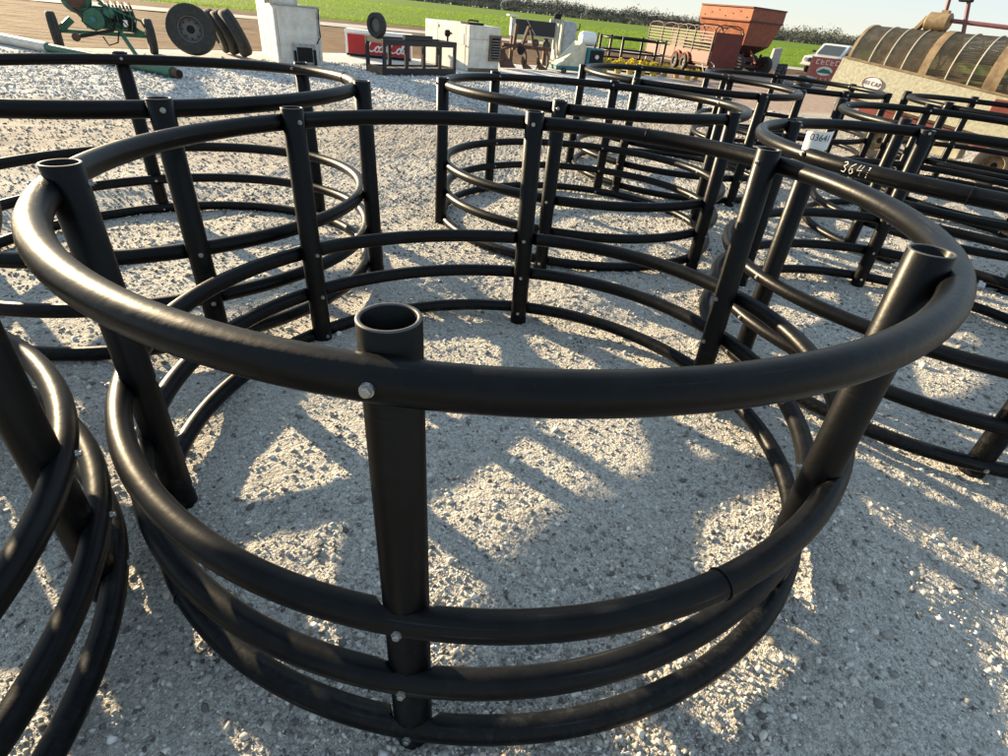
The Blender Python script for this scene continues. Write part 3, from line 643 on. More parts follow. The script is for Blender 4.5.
for k in range(5): MB().tube([(-.2+.13*k, -.1, .8), (-.1+.12*k, -.3, .66+.03*(k % 2)), (.1+.1*k, -.3, .5), (.2+.08*k, -.1, .4)], .011, 5).build('hose', 'dark', t)
MB().lathe([(.13, -.02), (.17, -.02), (.17, .02), (.13, .02)], 20, 'y', c=(-.35, -.06, .92)).build('volute_flange', 'rust', t)
MB().bar((-.6, .1, .95), (-.2, -.2, .5), .05).build('frame_stay', 'rust', t); MB().bar((.7, .0, .4), (.0, .15, .95), .04).build('frame_stay', 'green_paint', t)
MB().tube([(.2, -.25, .42), (-.2, -.62, .34), (-.42, -.82, .3)], [.03, .035, .03], 10).build('drive_shaft', 'dark', t)
MB().lathe([(.04, 0), (.075, .02), (.075, .1), (.04, .12)], 10, 'y', c=(-.42, -.92, .3)).build('shaft_yoke', 'rust', t)
MB().tube([(.0, -.4, .3), (.08, -.55, .16), (.25, -.5, .22), (.3, -.35, .4)], .014, 6).build('hydraulic_hose', 'dark', t)
MB().bar((.3, -.25, .45), (.55, -.85, .02), .06, .06).build('stand_leg', 'green_paint', t)
p0, p1 = Vector((-11.6, 12.85, .1)), Vector((-6.25, 10.55, .085))
d_ = (p1-p0).normalized()
t = thing('irrigation_pipe', 'long irrigation pipe lying on the gravel, pale at one end and green at the coupling', 'pipe', (p0.x, p0.y, 0))
rel = lambda f_, z_=0: tuple(Vector((p0.x*(1-f_)+p1.x*f_-p0.x, p0.y*(1-f_)+p1.y*f_-p0.y, p0.z*(1-f_)+p1.z*f_+z_)))
MB().tube([rel(-.25), rel(.36)], [.1, .1], 18).build('pale_pipe', 'pipe_al', t, True)
MB().tube([rel(.355), rel(.95)], [.082, .079], 18).build('green_pipe', 'green_paint', t, True)
MB().tube([rel(.94), rel(.975)], .098, 18).build('coupling', 'green_paint', t, True)
MB().tube([rel(.975), rel(1.0)], .072, 18).build('coupling_end', 'rust', t, True)
MB().tube([rel(1.0), rel(1.001)], .06, 18).build('open_bore', 'dark', t)

# ------------------------------------------------------------------ white cabinets, drinks cooler, steel crate
t = thing('white_cabinet', 'tall weathered white metal cabinet with a square black opening low in its front', 'cabinet', (-6.04, 14.35, 0), math.atan2(.552, .834))
MB().box(0, 0, 0, 1.03, 2.0, 1.16).build('lower_body', 'white_old', t, bevel=.012)
MB().box(-.003, .45, 1.163, .66, 1.98, 1.75).build('upper_body', 'white_old', t, bevel=.012)
MB().box(-.004, -.02, 1.161, 1.034, .44, 1.185).build('top_sheet', 'grey_metal', t)
MB().box(.04, .12, 1.187, .5, .17, 1.6).build('top_flap', 'white_old', t)
MB().lathe([(.08, -.05), (.1, -.03), (.1, .03), (.08, .05)], 16, 'x', c=(-.06, .3, 1.26)).build('pulley', 'grey_metal', t, True)
MB().box(.34, -.06, .02, .86, -.002, .44).build('opening_surround', 'grey_metal', t, bevel=.006)
MB().box(.43, -.066, .07, .78, -.058, .37).build('opening', 'dark', t)
for z_ in (.4, .78): MB().box(-.005, .02, z_, -.001, 1.98, z_+.008).build('panel_seam', 'rust_plate', t)
for y_ in (.7, 1.35): MB().box(-.0055, y_, .02, -.0012, y_+.01, 1.14).build('panel_seam', 'rust_plate', t)
for x_ in (.06, .95): MB().box(x_, -.004, .1, x_+.008, -.001, 1.1).build('panel_seam', 'rust_plate', t)
for z_ in (.62, .95): MB().box(.97, -.02, z_, 1.02, -.001, z_+.09).build('hinge', 'grey_metal', t)
MB().tube([(.9, -.03, .45), (1.0, -.05, .6), (.98, -.04, .9), (1.01, -.02, 1.15)], .012, 6).build('cable', 'dark', t)
MB().box(.35, -.09, .03, .41, -.062, .3).build('latch_plate', 'dark', t); MB().box(.8, -.09, .0, .86, -.062, .33).build('latch_plate', 'dark', t)

t = thing('drinks_cooler', 'low red chest cooler with white script lettering and white lid', 'cooler', (-5.6, 18.12, 0), R(9))
MB().box(0, 0, .02, 1.88, .62, .58).build('chest', 'coke_white', t, bevel=.01)
MB().box(.07, -.012, .08, 1.84, -.002, .56).build('front_panel', 'coke_red', t)
MB().box(-.01, -.02, .585, 1.89, .64, .67).build('lid', 'coke_white', t, bevel=.012)
MB().box(.02, -.006, .02, 1.86, .0, .075).build('kick_strip', 'dark', t)
def script(mb, strokes, x0, y0, sx, sy, y, r):
    for st in strokes:
        pts = []
        P = [(a+.22*b, b) for a, b in st]        # slanted hand
        for i in range(len(P)-1):
            p_0, p_1, p_2, p_3 = P[max(i-1, 0)], P[i], P[i+1], P[min(i+2, len(P)-1)]
            for k in range(5):
                q = k/5
                pts.append(tuple(.5*(2*p_1[m]+(p_2[m]-p_0[m])*q+(2*p_0[m]-5*p_1[m]+4*p_2[m]-p_3[m])*q*q+(3*p_1[m]-p_0[m]-3*p_2[m]+p_3[m])*q**3) for m in (0, 1)))
        pts.append(P[-1])
        mb.tube([(x0+a*sx, y, y0+b*sy) for a, b in pts], r, 6)
C_ = [[(.75,.95),(.9,1.12),(.65,1.2),(.2,.8),(.1,.3),(.35,0),(.75,.12),(.95,.35)]]
o_ = [[(.3,.5),(.05,.3),(.1,.02),(.35,0),(.5,.25),(.3,.5),(.55,.42)]]; c_ = [[(.5,.42),(.25,.5),(.05,.25),(.2,0),(.55,.15)]]
a_s = [[(.5,.45),(.2,.5),(.05,.2),(.2,0),(.45,.25),(.5,.5),(.5,.1),(.68,.1)]]; l_ = [[(.05,.1),(.35,.8),(.3,1.1),(.15,.8),(.15,.1),(.4,.1)]]
mb = MB(); cx = .62; k_ = .25
for ch, adv in ((C_, .95), (o_, .55), (c_, .55), (a_s, .68), ([[(0,.25),(.2,.25)]], .3), (C_, .95), (o_, .55), (l_, .4), (a_s, .7)):
    script(mb, ch, cx, .17, k_, .27, -.016, .017); cx += adv*k_*.82
mb.build('script_lettering', 'coke_white', t)

t = thing('steel_crate', 'black welded steel frame crate with square side openings', 'crate', (-3.54, 14.25, 0), math.atan2(.748, .664))
Lc, Dc, Hc, b_ = 2.2, .74, .74, .085
def frame_side(y0, y1, posts, nm):
    MB().box(0, y0, .02, Lc, y1, .16).build('bottom_beam', 'navy', t, bevel=.005); MB().box(0, y0, Hc-.12, Lc, y1, Hc).build('top_beam', 'navy', t, bevel=.005)
    for x in posts: MB().box(x, y0+.002, .16, x+b_, y1-.002, Hc-.12).build('upright', 'navy', t, bevel=.005)
frame_side(0, .06, (0, .62, 1.14, 1.64, Lc-b_), 'f'); frame_side(Dc-.06, Dc, (0, .62, 1.14, 1.64, Lc-b_), 'b')
MB().box(.002, .062, .02, .08, Dc-.062, .17).build('end_beam', 'rust_plate', t); MB().box(.002, .062, Hc-.1, .08, Dc-.062, Hc-.003).build('end_beam', 'navy', t)
MB().box(Lc-.08, .062, .02, Lc-.002, Dc-.062, .17).build('end_beam', 'navy', t); MB().box(Lc-.08, .062, Hc-.1, Lc-.002, Dc-.062, Hc-.003).build('end_beam', 'navy', t)
MB().box(.6, -.012, Hc+.001, 1.42, .08, Hc+.1).build('raised_plate', 'navy', t, bevel=.005)
MB().box(.082, .062, .1, Lc-.082, Dc-.062, .13).build('floor_plate', 'rust_plate', t)
ring = MB().lathe([(.15, -.07), (.24, -.07), (.25, -.03), (.25, .05), (.235, .07), (.16, .07), (.15, .03)], 28, 'x', closed=True).build('hoop', 'tyre', t, True)
ring.location = (.08, .35, Hc+.235); ring.rotation_euler = (0, 0, R(12))
MB().lathe([(.04, -.03), (.155, -.01), (.155, .01), (.04, .03)], 20, 'x').build('hoop_plate', 'rim', ring, True)
k_ = MB(); k_.tube([(Lc-.06, .3, Hc), (Lc-.06, .3, Hc+.14)], .025, 8); k_.lathe([(.05, -.06), (.075, -.04), (.075, .04), (.05, .06)], 12, 'x', c=(Lc-.07, .3, Hc+.17)); k_.tube([(Lc-.06, .3, Hc+.17), (Lc+.08, .3, Hc+.17)], .02, 8)
k_.build('valve', 'dark', t, True)

t = thing('white_cabinet', 'white metal cabinet with a long side and a dark louvred vent in its end', 'cabinet', (-1.94, 17.33, 0), math.atan2(.66, .75))
MB().box(0, 0, .0, 1.07, 2.3, 1.1).build('body', 'white_old', t, bevel=.012)
MB().box(-.006, .25, .62, -.001, 1.45, .9).build('side_hatch', 'white_old', t, bevel=.002)
MB().box(.68, -.07, .28, 1.06, -.002, .9).build('vent_surround', 'rust_plate', t, bevel=.006)
MB().box(.73, -.076, .34, 1.01, -.068, .84).build('vent', 'dark', t)
for k in range(7): MB().box(.735, -.09, .38+.065*k, 1.005, -.0765, .39+.065*k).build('louvre', 'grey_metal', t)
MB().box(.1, .2, 1.102, .62, .6, 1.15).build('top_rack', 'dark', t, bevel=.01); MB().tube([(.15, .3, 1.15), (.2, .35, 1.2), (.55, .4, 1.19), (.6, .5, 1.15)], .02, 6).build('rack_handle', 'dark', t)
MB().lathe([(.02, -.02), (.02, .0)], 8, 'x', c=(-.01, .1, .6)).build('door_knob', 'dark', t)
MB().box(-.004, .17, .04, -.001, .178, 1.08).build('door_seam', 'rust_plate', t); MB().box(-.004, 1.6, .04, -.001, 1.608, 1.08).build('door_seam', 'rust_plate', t)
MB().box(.04, -.004, .78, .66, -.001, .787).build('panel_seam', 'rust_plate', t)
for z_ in (.2, .55, .95): MB().box(-.016, 1.56, z_, -.001, 1.66, z_+.07).build('hinge', 'grey_metal', t)
MB().box(.0, -.006, .0, 1.06, -.001, .09).build('rust_edge', 'rust_plate', t)

# ------------------------------------------------------------------ rusty plough, vacuum tank, teal engine unit
t = thing('plough', 'rusty mouldboard plough with curved shares and tines', 'plough', (-.5, 20.1, 0), R(28))
MB().bar((-.75, 0, .62), (.95, 0, .58), .1, .1).build('main_beam', 'rust', t); MB().bar((-.9, -.25, .5), (.2, .25, .75), .06, .06).build('brace', 'rust', t)
MB().bar((-.1, 0, .62), (.12, .05, 1.15), .09, .07).build('mast', 'rust', t); MB().bar((.35, 0, .6), (.16, .05, 1.15), .09, .07).build('mast', 'rust', t)
MB().bar((-.35, .05, .5), (-.3, .05, 1.2), .09, .09).build('headstock', 'rust', t)
MB().lathe([(.02, -.03), (.12, -.03), (.12, .03), (.02, .03)], 14, 'y', c=(-.15, -.08, .5)).build('depth_wheel', 'dark', t)
for k, x in enumerate((-.75, .0, .45, .8)):
    MB().tube([(x, 0, .6), (x+.06, -.05, .4), (x+.02, -.18, .18), (x-.1, -.3, .03)], [.035, .04, .04, .02], 8).build('tine', 'rust', t)
for k, x in enumerate((-.85, -.05, .5)):
    q = MB(); s_ = 1.25 if k == 0 else .85
    n = 6; v = []
    for i in range(n):
        u = i/(n-1)
        v += [(x-.05+.5*s_*u, -.28+.16*u*u, .02), (x-.1+.44*s_*u, -.2+.22*u*u, .2*s_+.02-.08*u), (x-.12+.38*s_*u, -.24+.34*u*u, .42*s_-.3*u*u)]
    q.add(v, [(3*i+j, 3*i+3+j, 3*i+4+j, 3*i+1+j) for i in range(n-1) for j in (0, 1)])
    q.add([(a, b+.02, c) for a, b, c in v], [(3*i+1+j, 3*i+4+j, 3*i+3+j, 3*i+j) for i in range(n-1) for j in (0, 1)])
    q.build('mouldboard', 'rust', t, True)
t = thing('implement_tailgate', 'black slab-sided implement on legs behind the rusty plough', 'implement', (-.35, 22.0, 0), R(18))
MB().box(-.55, 0, .85, .85, .3, 1.3).build('hopper', 'navy', t, bevel=.02); MB().box(-.58, -.02, .82, .88, .32, .87).build('ledge', 'grey_metal', t)
MB().box(-.72, 0, .8, -.57, .25, 1.34).build('end_gearbox', 'grey_metal', t, bevel=.02); MB().box(-.85, -.05, 1.36, -.5, .25, 1.41).build('end_cap', 'white_old', t)
for x in (-.62, .6): MB().bar((x, .15, .02), (x, .15, .83), .12, .12).build('leg', 'rust', t)
wheel(t, (.55, -.1, .62), .14, .1, .5, 'y', holes=False); wheel(t, (.15, -.1, .66), .12, .1, .5, 'y', holes=False)
MB().tube([(-.25, -.03, 1.35), (.15, -.05, .86)], .014, 6).build('strap', 'grey_metal', t)

t = thing('vacuum_tank', 'upright dull grey tank with pale hoses hung over its end frame', 'tank', (.62, 22.9, 0), R(15)); t.scale = (1.12,)*3
MB().lathe([(.28, .12), (.36, .16), (.36, 1.12), (.3, 1.2), (.1, 1.24)], 24, 'z', c=(.22, .1, 0)).build('tank_shell', 'grey_metal', t, True)
MB().lathe([(.1, 1.22), (.12, 1.26), (.12, 1.38), (.05, 1.42)], 14, 'z', c=(-.12, 0, 0)).build('motor_head', 'dark', t, True)
MB().box(-.42, -.3, .02, .62, .5, .1).build('skid', 'cream', t)
for x in (-.4, -.02): MB().bar((x, -.26, .1), (x+.03, -.2, 1.2), .07, .07).build('frame_post', 'white_old', t)
MB().bar((-.4, -.22, 1.2), (.05, -.2, 1.22), .08, .08).build('frame_head', 'grey_metal', t)
for k in range(3):
    x = -.3+.09*k
    MB().tube([(x, -.28, .35+.1*k), (x-.03, -.3, .8), (x, -.28, 1.12), (x+.06, -.28, 1.22), (x+.12, -.3, 1.05), (x+.1, -.32, .6), (x+.14, -.3, .3)], .03, 8).build('hose', 'hose', t, True)
MB().tube([(.57, .1, 1.0), (.66, .05, 1.05), (.66, .05, 1.2)], .02, 6).build('handle', 'dark', t)

t = thing('engine_unit', 'small teal engine unit with cream sloped hood and round white air tank', 'engine', (1.25, 20.6, 0), R(22)); t.scale = (1.25,)*3
MB().box(-.7, -.3, .07, .62, .35, .16).build('base_frame', 'teal', t, bevel=.01)
MB().prism([(-.62, .16), (.12, .16), (.12, .62), (-.02, .72)], 'y', -.22, .26).build('sloped_hood', 'cream', t, bevel=.01)
MB().box(.125, -.3, .162, .6, .3, .6).build('engine_cover', 'teal', t, bevel=.015); MB().box(.2, -.315, .2, .58, -.302, .56).build('grille', 'dark', t)
MB().lathe([(.05, -.22), (.13, -.2), (.16, -.15), (.16, .15), (.13, .2), (.05, .22)], 20, 'x', c=(.2, 0, .79)).build('air_tank', 'coke_white', t, True)
MB().lathe([(.02, -.03), (.05, -.03), (.05, .03), (.02, .03)], 10, 'y', c=(.38, -.32, .42)).build('filler_cap', 'white_old', t)
for x in (-.5, .4): wheel(t, (x, -.34, .07), .07, .05, .5, 'y', holes=False)
MB().bar((.5, .1, .6), (.55, .1, .95), .03, .03).build('handle', 'dark', t)

# ------------------------------------------------------------------ yellow potted plants and a green mower deck
PLANT = []
def plant(x, y, s, label, seed):
    t = thing('potted_plant', label, 'plant', (x, y, 0), random.random()*6, 'yellow potted plants')
    MB().lathe([(.13*s, 0), (.19*s, .26*s), (.205*s, .27*s), (.205*s, .3*s), (.18*s, .3*s), (.17*s, .25*s)], 14).build('pot', 'yellow_pot', t, True)
    r = np.random.default_rng(seed); n = 170; V = []
    for k in range(n):
        a_ = r.random()*6.283; q = r.random()**.5*.27*s; h = .3*s+r.random()*.27*s*(1.25-q/(.3*s)*.7)
        p = np.array([q*math.cos(a_), q*math.sin(a_), h]); d1 = r.normal(0, .045*s, 3); d2 = r.normal(0, .045*s, 3); V.append(np.stack([p-d1, p+d1, p+d2*1.3]))
    link('foliage', fast_mesh('foliage', np.array(V).reshape(-1, 3), np.arange(n*3).reshape(-1, 3)), 'yellow', t)
    for k in range(5):
        a_ = k*1.256; MB().tube([(0, 0, .25*s), (.1*s*math.cos(a_), .1*s*math.sin(a_), .42*s)], .008*s, 4).build('stem', 'soil_clod', t)
rowA = [(2.35, 22.35), (2.85, 22.45), (3.3, 22.6), (3.75, 22.75), (4.2, 22.9)]
rowB = [(4.75, 23.6), (5.1, 23.2), (5.45, 22.9), (5.85, 23.35), (6.15, 22.95)]
ORD = ('first', 'second', 'third', 'fourth', 'fifth')
for k, (x, y) in enumerate(rowA): plant(x, y, .78, ORD[k]+' yellow potted plant counted from the teal engine unit', 50+k)
for k, (x, y) in enumerate(rowB): plant(x, y, .6, ORD[k]+' yellow potted plant of the loose cluster, counted from the far feeder to the mower', 70+k)
t = thing('mower', 'small green mower with pale bent handles in front of the red trailer end', 'mower', (6.75, 24.6, 0), R(20))
MB().hexa([(-.3,-.2,.08),(.3,-.2,.08),(.3,.25,.08),(-.3,.25,.08),(-.22,-.14,.26),(.22,-.14,.26),(.22,.2,.26),(-.22,.2,.26)]).build('deck', 'green_paint', t, bevel=.02)
MB().lathe([(.1, .26), (.11, .36), (.06, .4)], 12).build('engine', 'dark', t, True)
for x in (-.3, .3):
    for y in (-.2, .22): wheel(t, (x, y, .09), .09, .05, .5, 'x', holes=False)
    MB().tube([(x*.9, .2, .2), (x*.9, .4, .45), (x*.5, .5, .55)], .016, 6).build('handle', 'cream', t)

# ------------------------------------------------------------------ red stock trailer
Lt, Wt, Ht = 6.5, 1.25, 1.58
t = thing('stock_trailer', 'faded red livestock trailer with slatted sides and a solid tail gate', 'trailer', (6.9, 26.2, 0), math.atan2(.3, 1.2))
bays = 4; bl = Lt/bays
for y0 in (0, Wt):       # local x across, local y along the trailer: side walls at x = 0 and x = Wt
    x0 = y0; s_ = -1 if y0 == 0 else 1
    MB().box(x0-.02, .05, .42, x0+.02, Lt, .82).build('side_panel', 'brick_red', t)
    for k in range(bays+1): 
        yy = min(k*bl, Lt-.04)+.02
        MB().box(x0-.035, yy-.03, .38, x0+.035, yy+.03, Ht).build('side_post', 'red_dark', t)
    for k in range(bays):
        for j in range(6):
            z = .9+.115*j
            MB().box(x0-.015, k*bl+.055, z, x0+.015, (k+1)*bl-.015, z+.045).build('slat', 'red_dark', t)
for k in range(bays+1):
    yy = min(k*bl, Lt-.04)+.02
    MB().tube([(0, yy, Ht), (.08, yy, Ht+.13), (.3, yy, Ht+.2), (Wt-.3, yy, Ht+.2), (Wt-.08, yy, Ht+.13), (Wt, yy, Ht)], .022, 6).build('roof_bow', 'red_dark', t)
for k in range(bays):
    for x0 in (0, Wt):
        a_, c_2 = k*bl+.06, (k+1)*bl-.02
        MB().tube([(x0, a_, Ht-.02), (x0, a_+.2, Ht+.1), (x0, (a_+c_2)/2, Ht+.14), (x0, c_2-.2, Ht+.1), (x0, c_2, Ht-.02)], .018, 6).build('side_hoop', 'red_dark', t)
MB().box(.04, -.045, .12, Wt-.01, -.005, Ht-.05).build('tail_gate', 'brick_red', t, bevel=.01)
MB().tube([(.1, -.03, Ht-.06), (.2, -.03, Ht+.1), (Wt/2, -.03, Ht+.16), (Wt-.2, -.03, Ht+.1), (Wt-.1, -.03, Ht-.06)], .02, 6).build('gate_hoop', 'red_dark', t)
MB().box(.02, 0, .36, Wt-.02, Lt, .415).build('floor', 'rust', t); MB().box(.1, 0, .26, .2, Lt+1.2, .355).build('chassis_rail', 'red_dark', t); MB().box(Wt-.2, 0, .26, Wt-.1, Lt+.3, .355).build('chassis_rail', 'red_dark', t)
for x0 in (-.1, Wt+.1):
    for y0 in (1.9, 2.75):
        wheel(t, (x0, y0, .3), .3, .17, .55, 'x', holes=False)
        MB().tube([(x0, y0+.4*math.cos(q), .3+.4*math.sin(q)) for q in np.linspace(.15, PI-.15, 9)], .05, 6).build('mudguard', 'rust_orange', t, True)
MB().bar((Wt/2, Lt+1.2, .3), (Wt/2, Lt+1.2, .02), .05, .05).build('jockey_leg', 'grey_metal', t)

# ------------------------------------------------------------------ orange grain cart
Ac = Vector((9.0, 29.0)); dS = Vector((-1.65, 2.4)).normalized(); ang = math.atan2(-dS.y, -dS.x)    # local +x runs from the far end of the long side to the near corner
t = thing('grain_cart', 'big rusty orange grain cart with a tapered hopper on dark wheels', 'grain cart', (9.0, 29.0, 0), ang)
Ls, We = 2.95, 2.3          # long side from x=-Ls to 0 at y=0, depth We along +y
zt, zm, zl, zb = 2.58, 2.06, 1.15, .68
def walls(z0, z1, in0, in1, m, nm, th=.03):
    # four wall panels between two rectangles (in0 inset at z0, in1 inset at z1)
    a = [(-Ls+in0, in0, z0), (-in0, in0, z0), (-in0, We-in0, z0), (-Ls+in0, We-in0, z0)]; b = [(-Ls+in1, in1, z1), (-in1, in1, z1), (-in1, We-in1, z1), (-Ls+in1, We-in1, z1)]
    c = Vector((-Ls/2, We/2, 0))
    for k in range(4):
        p, q, r_, s_ = map(Vector, (a[k], a[(k+1) % 4], b[(k+1) % 4], b[k]))
        inn = lambda w: w+(c-Vector((w.x, w.y, 0))).normalized()*th
        MB().hexa([p, q, inn(q), inn(p), s_, r_, inn(r_), inn(s_)]).build(nm, m[k % 2], t)
walls(zm+.006, zt, .0, .0, ('orange', 'rust_orange'), 'extension_board')
walls(zl+.003, zm, .22, .02, ('orange', 'rust_orange'), 'side_wall')
walls(zb, zl, .75, .223, ('rust_orange', 'red_dark'), 'hopper_wall')
for k in range(7): MB().lathe([(.025, -.012), (.025, .0)], 8, 'y', c=(-Ls+.3+.4*k, -.002, zm+.13+.1*(k % 3))).build('rivet', 'rust', t)
for z in (zt-.02, zm+.0): MB().bar((-Ls, -.02, z), (0, -.02, z), .05, .05).build('rim_rail', 'rust_orange', t); MB().bar((.02, 0, z), (.02, We, z), .05, .05).build('rim_rail', 'red_dark', t)
MB().box(-Ls+.5, .6, .5, -.5, We-.6, .675).build('unloading_box', 'red_dark', t)
MB().bar((-1.0, .3, .34), (-1.0, We-.3, .34), .12, .12).build('axle', 'red_dark', t); MB().bar((-.35, .3, .34), (-.35, We-.3, .34), .12, .12).build('axle', 'red_dark', t)
for y in (.15, We-.15):
    for x in (-1.0, -.22): wheel(t, (x, y, .4), .4, .26, .5, 'y', rimmat='rust', holes=False)
for x, y in ((-.35, .5), (-.35, We-.5), (-1.0, .5), (-1.0, We-.5)): MB().bar((x, y, .34), (x*.8, y, .85), .08, .08).build('stay', 'red_dark', t)
MB().bar((-.1, .7, .95), (.45, .6, .5), .07, .07).build('chute_arm', 'rust_orange', t)

# ------------------------------------------------------------------ grey panel, tractor tyres, blocks
t = thing('concrete_marker', 'plain grey upright slab standing at the edge of the green field', 'slab', (13.3, 36.6, 0), R(20))
MB().hexa([(-.3,-.12,0),(.3,-.12,0),(.3,.12,0),(-.3,.12,0),(-.26,-.1,1.05),(.26,-.1,1.12),(.26,.1,1.12),(-.26,.1,1.05)]).build('slab', 'concrete', t, bevel=.02)
MB().box(-.4, -.2, -.01, .4, .2, .06).build('footing', 'concrete', t)
for k, (x, y, q, lb) in enumerate(((9.35, 24.9, 64, 'black ribbed tyre standing on edge beside the grey blocks'), (9.62, 25.25, 58, 'second black tyre on edge, pressed behind the ribbed one by the grey blocks'))):
    t = thing('standing_tyre', lb, 'tyre', (x, y, 0), R(q), 'tyres beside the grey blocks')
    w_ = wheel(t, (0, 0, .36), .36, .2, .55, 'y', holes=False, name='tyre_casing')
    for j in range(18):
        a_ = 2*PI*j/18; o = MB().box(-.03, -.1, .345, .03, .1, .385).build('tread_lug', 'tyre', w_); o.rotation_euler = (0, a_, 0)
for k, (x, y, lb) in enumerate(((10.35, 26.4, 'grey concrete block lying next to the black standing tyres'), (10.95, 26.75, 'middle grey concrete block of three lying on the gravel'), (11.5, 27.2, 'grey concrete block lying next to the white-rimmed wheel'))):
    t = thing('concrete_block', lb, 'block', (x, y, 0), R(25+6*k), 'grey concrete blocks')
    MB().box(-.27, -.18, .0, .27, .18, .33).build('block', 'concrete', t, bevel=.02); MB().box(-.22, -.2, .05, .22, -.182, .28).build('face_plate', 'grey_metal', t)

# ------------------------------------------------------------------ pickup, red sign, white-rimmed wheel
t = thing('pickup_truck', 'white pickup truck with dark windows parked at the edge of the field', 'truck', (15.9, 37.2, 0), R(42))
# local +x runs from the bumper back, y across
wd = .85
def side_poly(y0, y1, poly, nm, m, bevel=0): return MB().prism(poly, 'y', y0, y1).build(nm, m, t, bevel=bevel)
side_poly(-wd, wd, [(.05,.38),(.0,.62),(.08,.86),(1.2,.98),(3.0,1.0),(4.6,1.0),(4.7,.5),(4.6,.38)], 'body', 'car_white', .03)
side_poly(-wd*.92, wd*.92, [(1.15,.985),(1.75,1.52),(2.0,1.57),(3.05,1.56),(3.2,1.5),(3.25,1.0)], 'cab', 'car_white', .03)
for s_ in (-1, 1):
    y = s_*wd*.925
    side_poly(min(y, y+s_*.012), max(y, y+s_*.012), [(1.5,1.04),(1.86,1.47),(2.35,1.49),(2.35,1.04)], 'side_window', 'glass'); side_poly(min(y, y+s_*.012), max(y, y+s_*.012), [(2.45,1.04),(2.45,1.49),(3.05,1.48),(3.12,1.04)], 'side_window', 'glass')
MB().hexa([(1.14,-.68,1.01),(1.14,.68,1.01),(1.18,.68,1.01),(1.18,-.68,1.01),(1.66,-.6,1.485),(1.66,.6,1.485),(1.7,.6,1.485),(1.7,-.6,1.485)]).build('windscreen', 'glass', t)
MB().box(-.02, -.5, .6, .05, .5, .8).build('grille', 'dark', t)
for y in (-.66, .66): MB().lathe([(.1, -.03), (.1, .02), (.06, .04)], 14, 'x', c=(.0, y, .7)).build('headlight', 'grey_metal', t)
MB().box(-.12, -.84, .4, .04, .84, .52).build('bumper', 'car_white', t, bevel=.02); MB().box(-.135, -.2, .42, -.121, .2, .5).build('number_plate', 'dark', t)
for x in (.95, 3.75):
    for y in (-wd, wd): wheel(t, (x, y*.97, .34), .34, .2, .58, 'y', holes=False)
for y in (-.98, .98): MB().box(1.35, y-.1, 1.05, 1.43, y+.1, 1.18).build('wing_mirror', 'dark', t)

t = thing('red_sign_box', 'red painted box with pale lettering and an oval picture on its face', 'sign', (11.7, 27.4, 0), R(-14))
MB().hexa([(-.1,0,.1),(1.0,0,.1),(1.0,.7,.1),(-.1,.7,.1),(-.1,.1,1.05),(1.0,.1,1.05),(1.0,.7,1.05),(-.1,.7,1.05)]).build('box', 'sign_red', t, bevel=.01)
MB().box(1.005, .0, .3, 1.6, .55, 1.0).build('side_box', 'maroon', t, bevel=.01)
def face(z): return .1*(z-.1)/.95
def mark(x0, x1, z0, z1, nm, m):
    MB().hexa([(x0,face(z0)-.012,z0),(x1,face(z0)-.012,z0),(x1,face(z0)+.004,z0),(x0,face(z0)+.004,z0),(x0,face(z1)-.012,z1),(x1,face(z1)-.012,z1),(x1,face(z1)+.004,z1),(x0,face(z1)+.004,z1)]).build(nm, m, t)
for k in range(5):
    x = .02+.19*k; mark(x, x+.035, .8, .98, 'letter_stroke', 'sign_pale'); mark(x+.045, x+.13, .94-.06*(k % 2), .98-.06*(k % 2), 'letter_stroke', 'sign_pale'); mark(x+.045, x+.12, .8, .83, 'letter_stroke', 'sign_pale')
    mark(x, x+.03, .2, .33, 'letter_stroke', 'sign_pale'); mark(x+.04, x+.12, .2, .23, 'letter_stroke', 'sign_pale')
q = MB().lathe([(.2, -.006), (.2, .006)], 24, 'y').build('oval_picture', 'white_old', t); q.scale = (1.6, 1, .85); q.location = (.45, .038, .57); q.rotation_euler = (R(-6), 0, 0)
q2 = MB().prism([(-.2,-.08),(.22,-.1),(.1,.06),(-.05,.1)], 'y', -.016, -.008).build('picture_detail', 'green_paint', q)
for x in (0, .9): MB().box(x-.04, .1, .0, x+.06, .5, .1).build('skid_foot', 'dark', t)
t = thing('spare_wheel', 'small black tyre with a bright white rim lying tilted before the red sign', 'wheel', (10.72, 25.5, 0), R(15))
wheel(t, (0, 0, .2), .34, .16, .55, 'z', (R(28), 0, 0), 'car_white', holes=False, name='tyre_casing')

# ------------------------------------------------------------------ mesh drum machine
t = thing('drum_screen_machine', 'large rusty wire mesh drum over a mottled cream trough on a red frame', 'screening machine', (5.3, 11.35, 0), R(-50))
# local x runs along the drum, local y away from the trough side one sees
DR, DZ, DY, DL = .56, 1.31, .56, 4.2
def drum_wires(x0, x1, n, nm, r, m, step):
    mb = MB()
    for k in range(n):
        a_ = R(-25)+R(230)*k/(n-1); mb.tube([(x0, DY+DR*math.cos(a_), DZ+DR*math.sin(a_)), (x1, DY+DR*math.cos(a_), DZ+DR*math.sin(a_))], r, 3, caps=False)
    x = x0
    while x < x1:
        mb.tube([(x, DY+(DR+r)*math.cos(q), DZ+(DR+r)*math.sin(q)) for q in np.linspace(R(-25), R(205), 26)], r, 3, caps=False); x += step
    return stuff(mb.build(nm, m, t))
drum_wires(.1, 1.28, 100, 'fine_mesh', .0068, 'mesh_wire', .016)
drum_wires(1.28, DL, 74, 'open_mesh', .0052, 'mesh_wire', .021)
arc = lambda x, r_: [(x, DY+r_*math.cos(q), DZ+r_*math.sin(q)) for q in np.linspace(R(-30), R(210), 26)]
for x in (.43, .69, .97, 1.65, 1.97, 2.9, 3.3): MB().tube(arc(x, DR+.018), .011, 6).build('drum_hoop', 'hose', t, True)
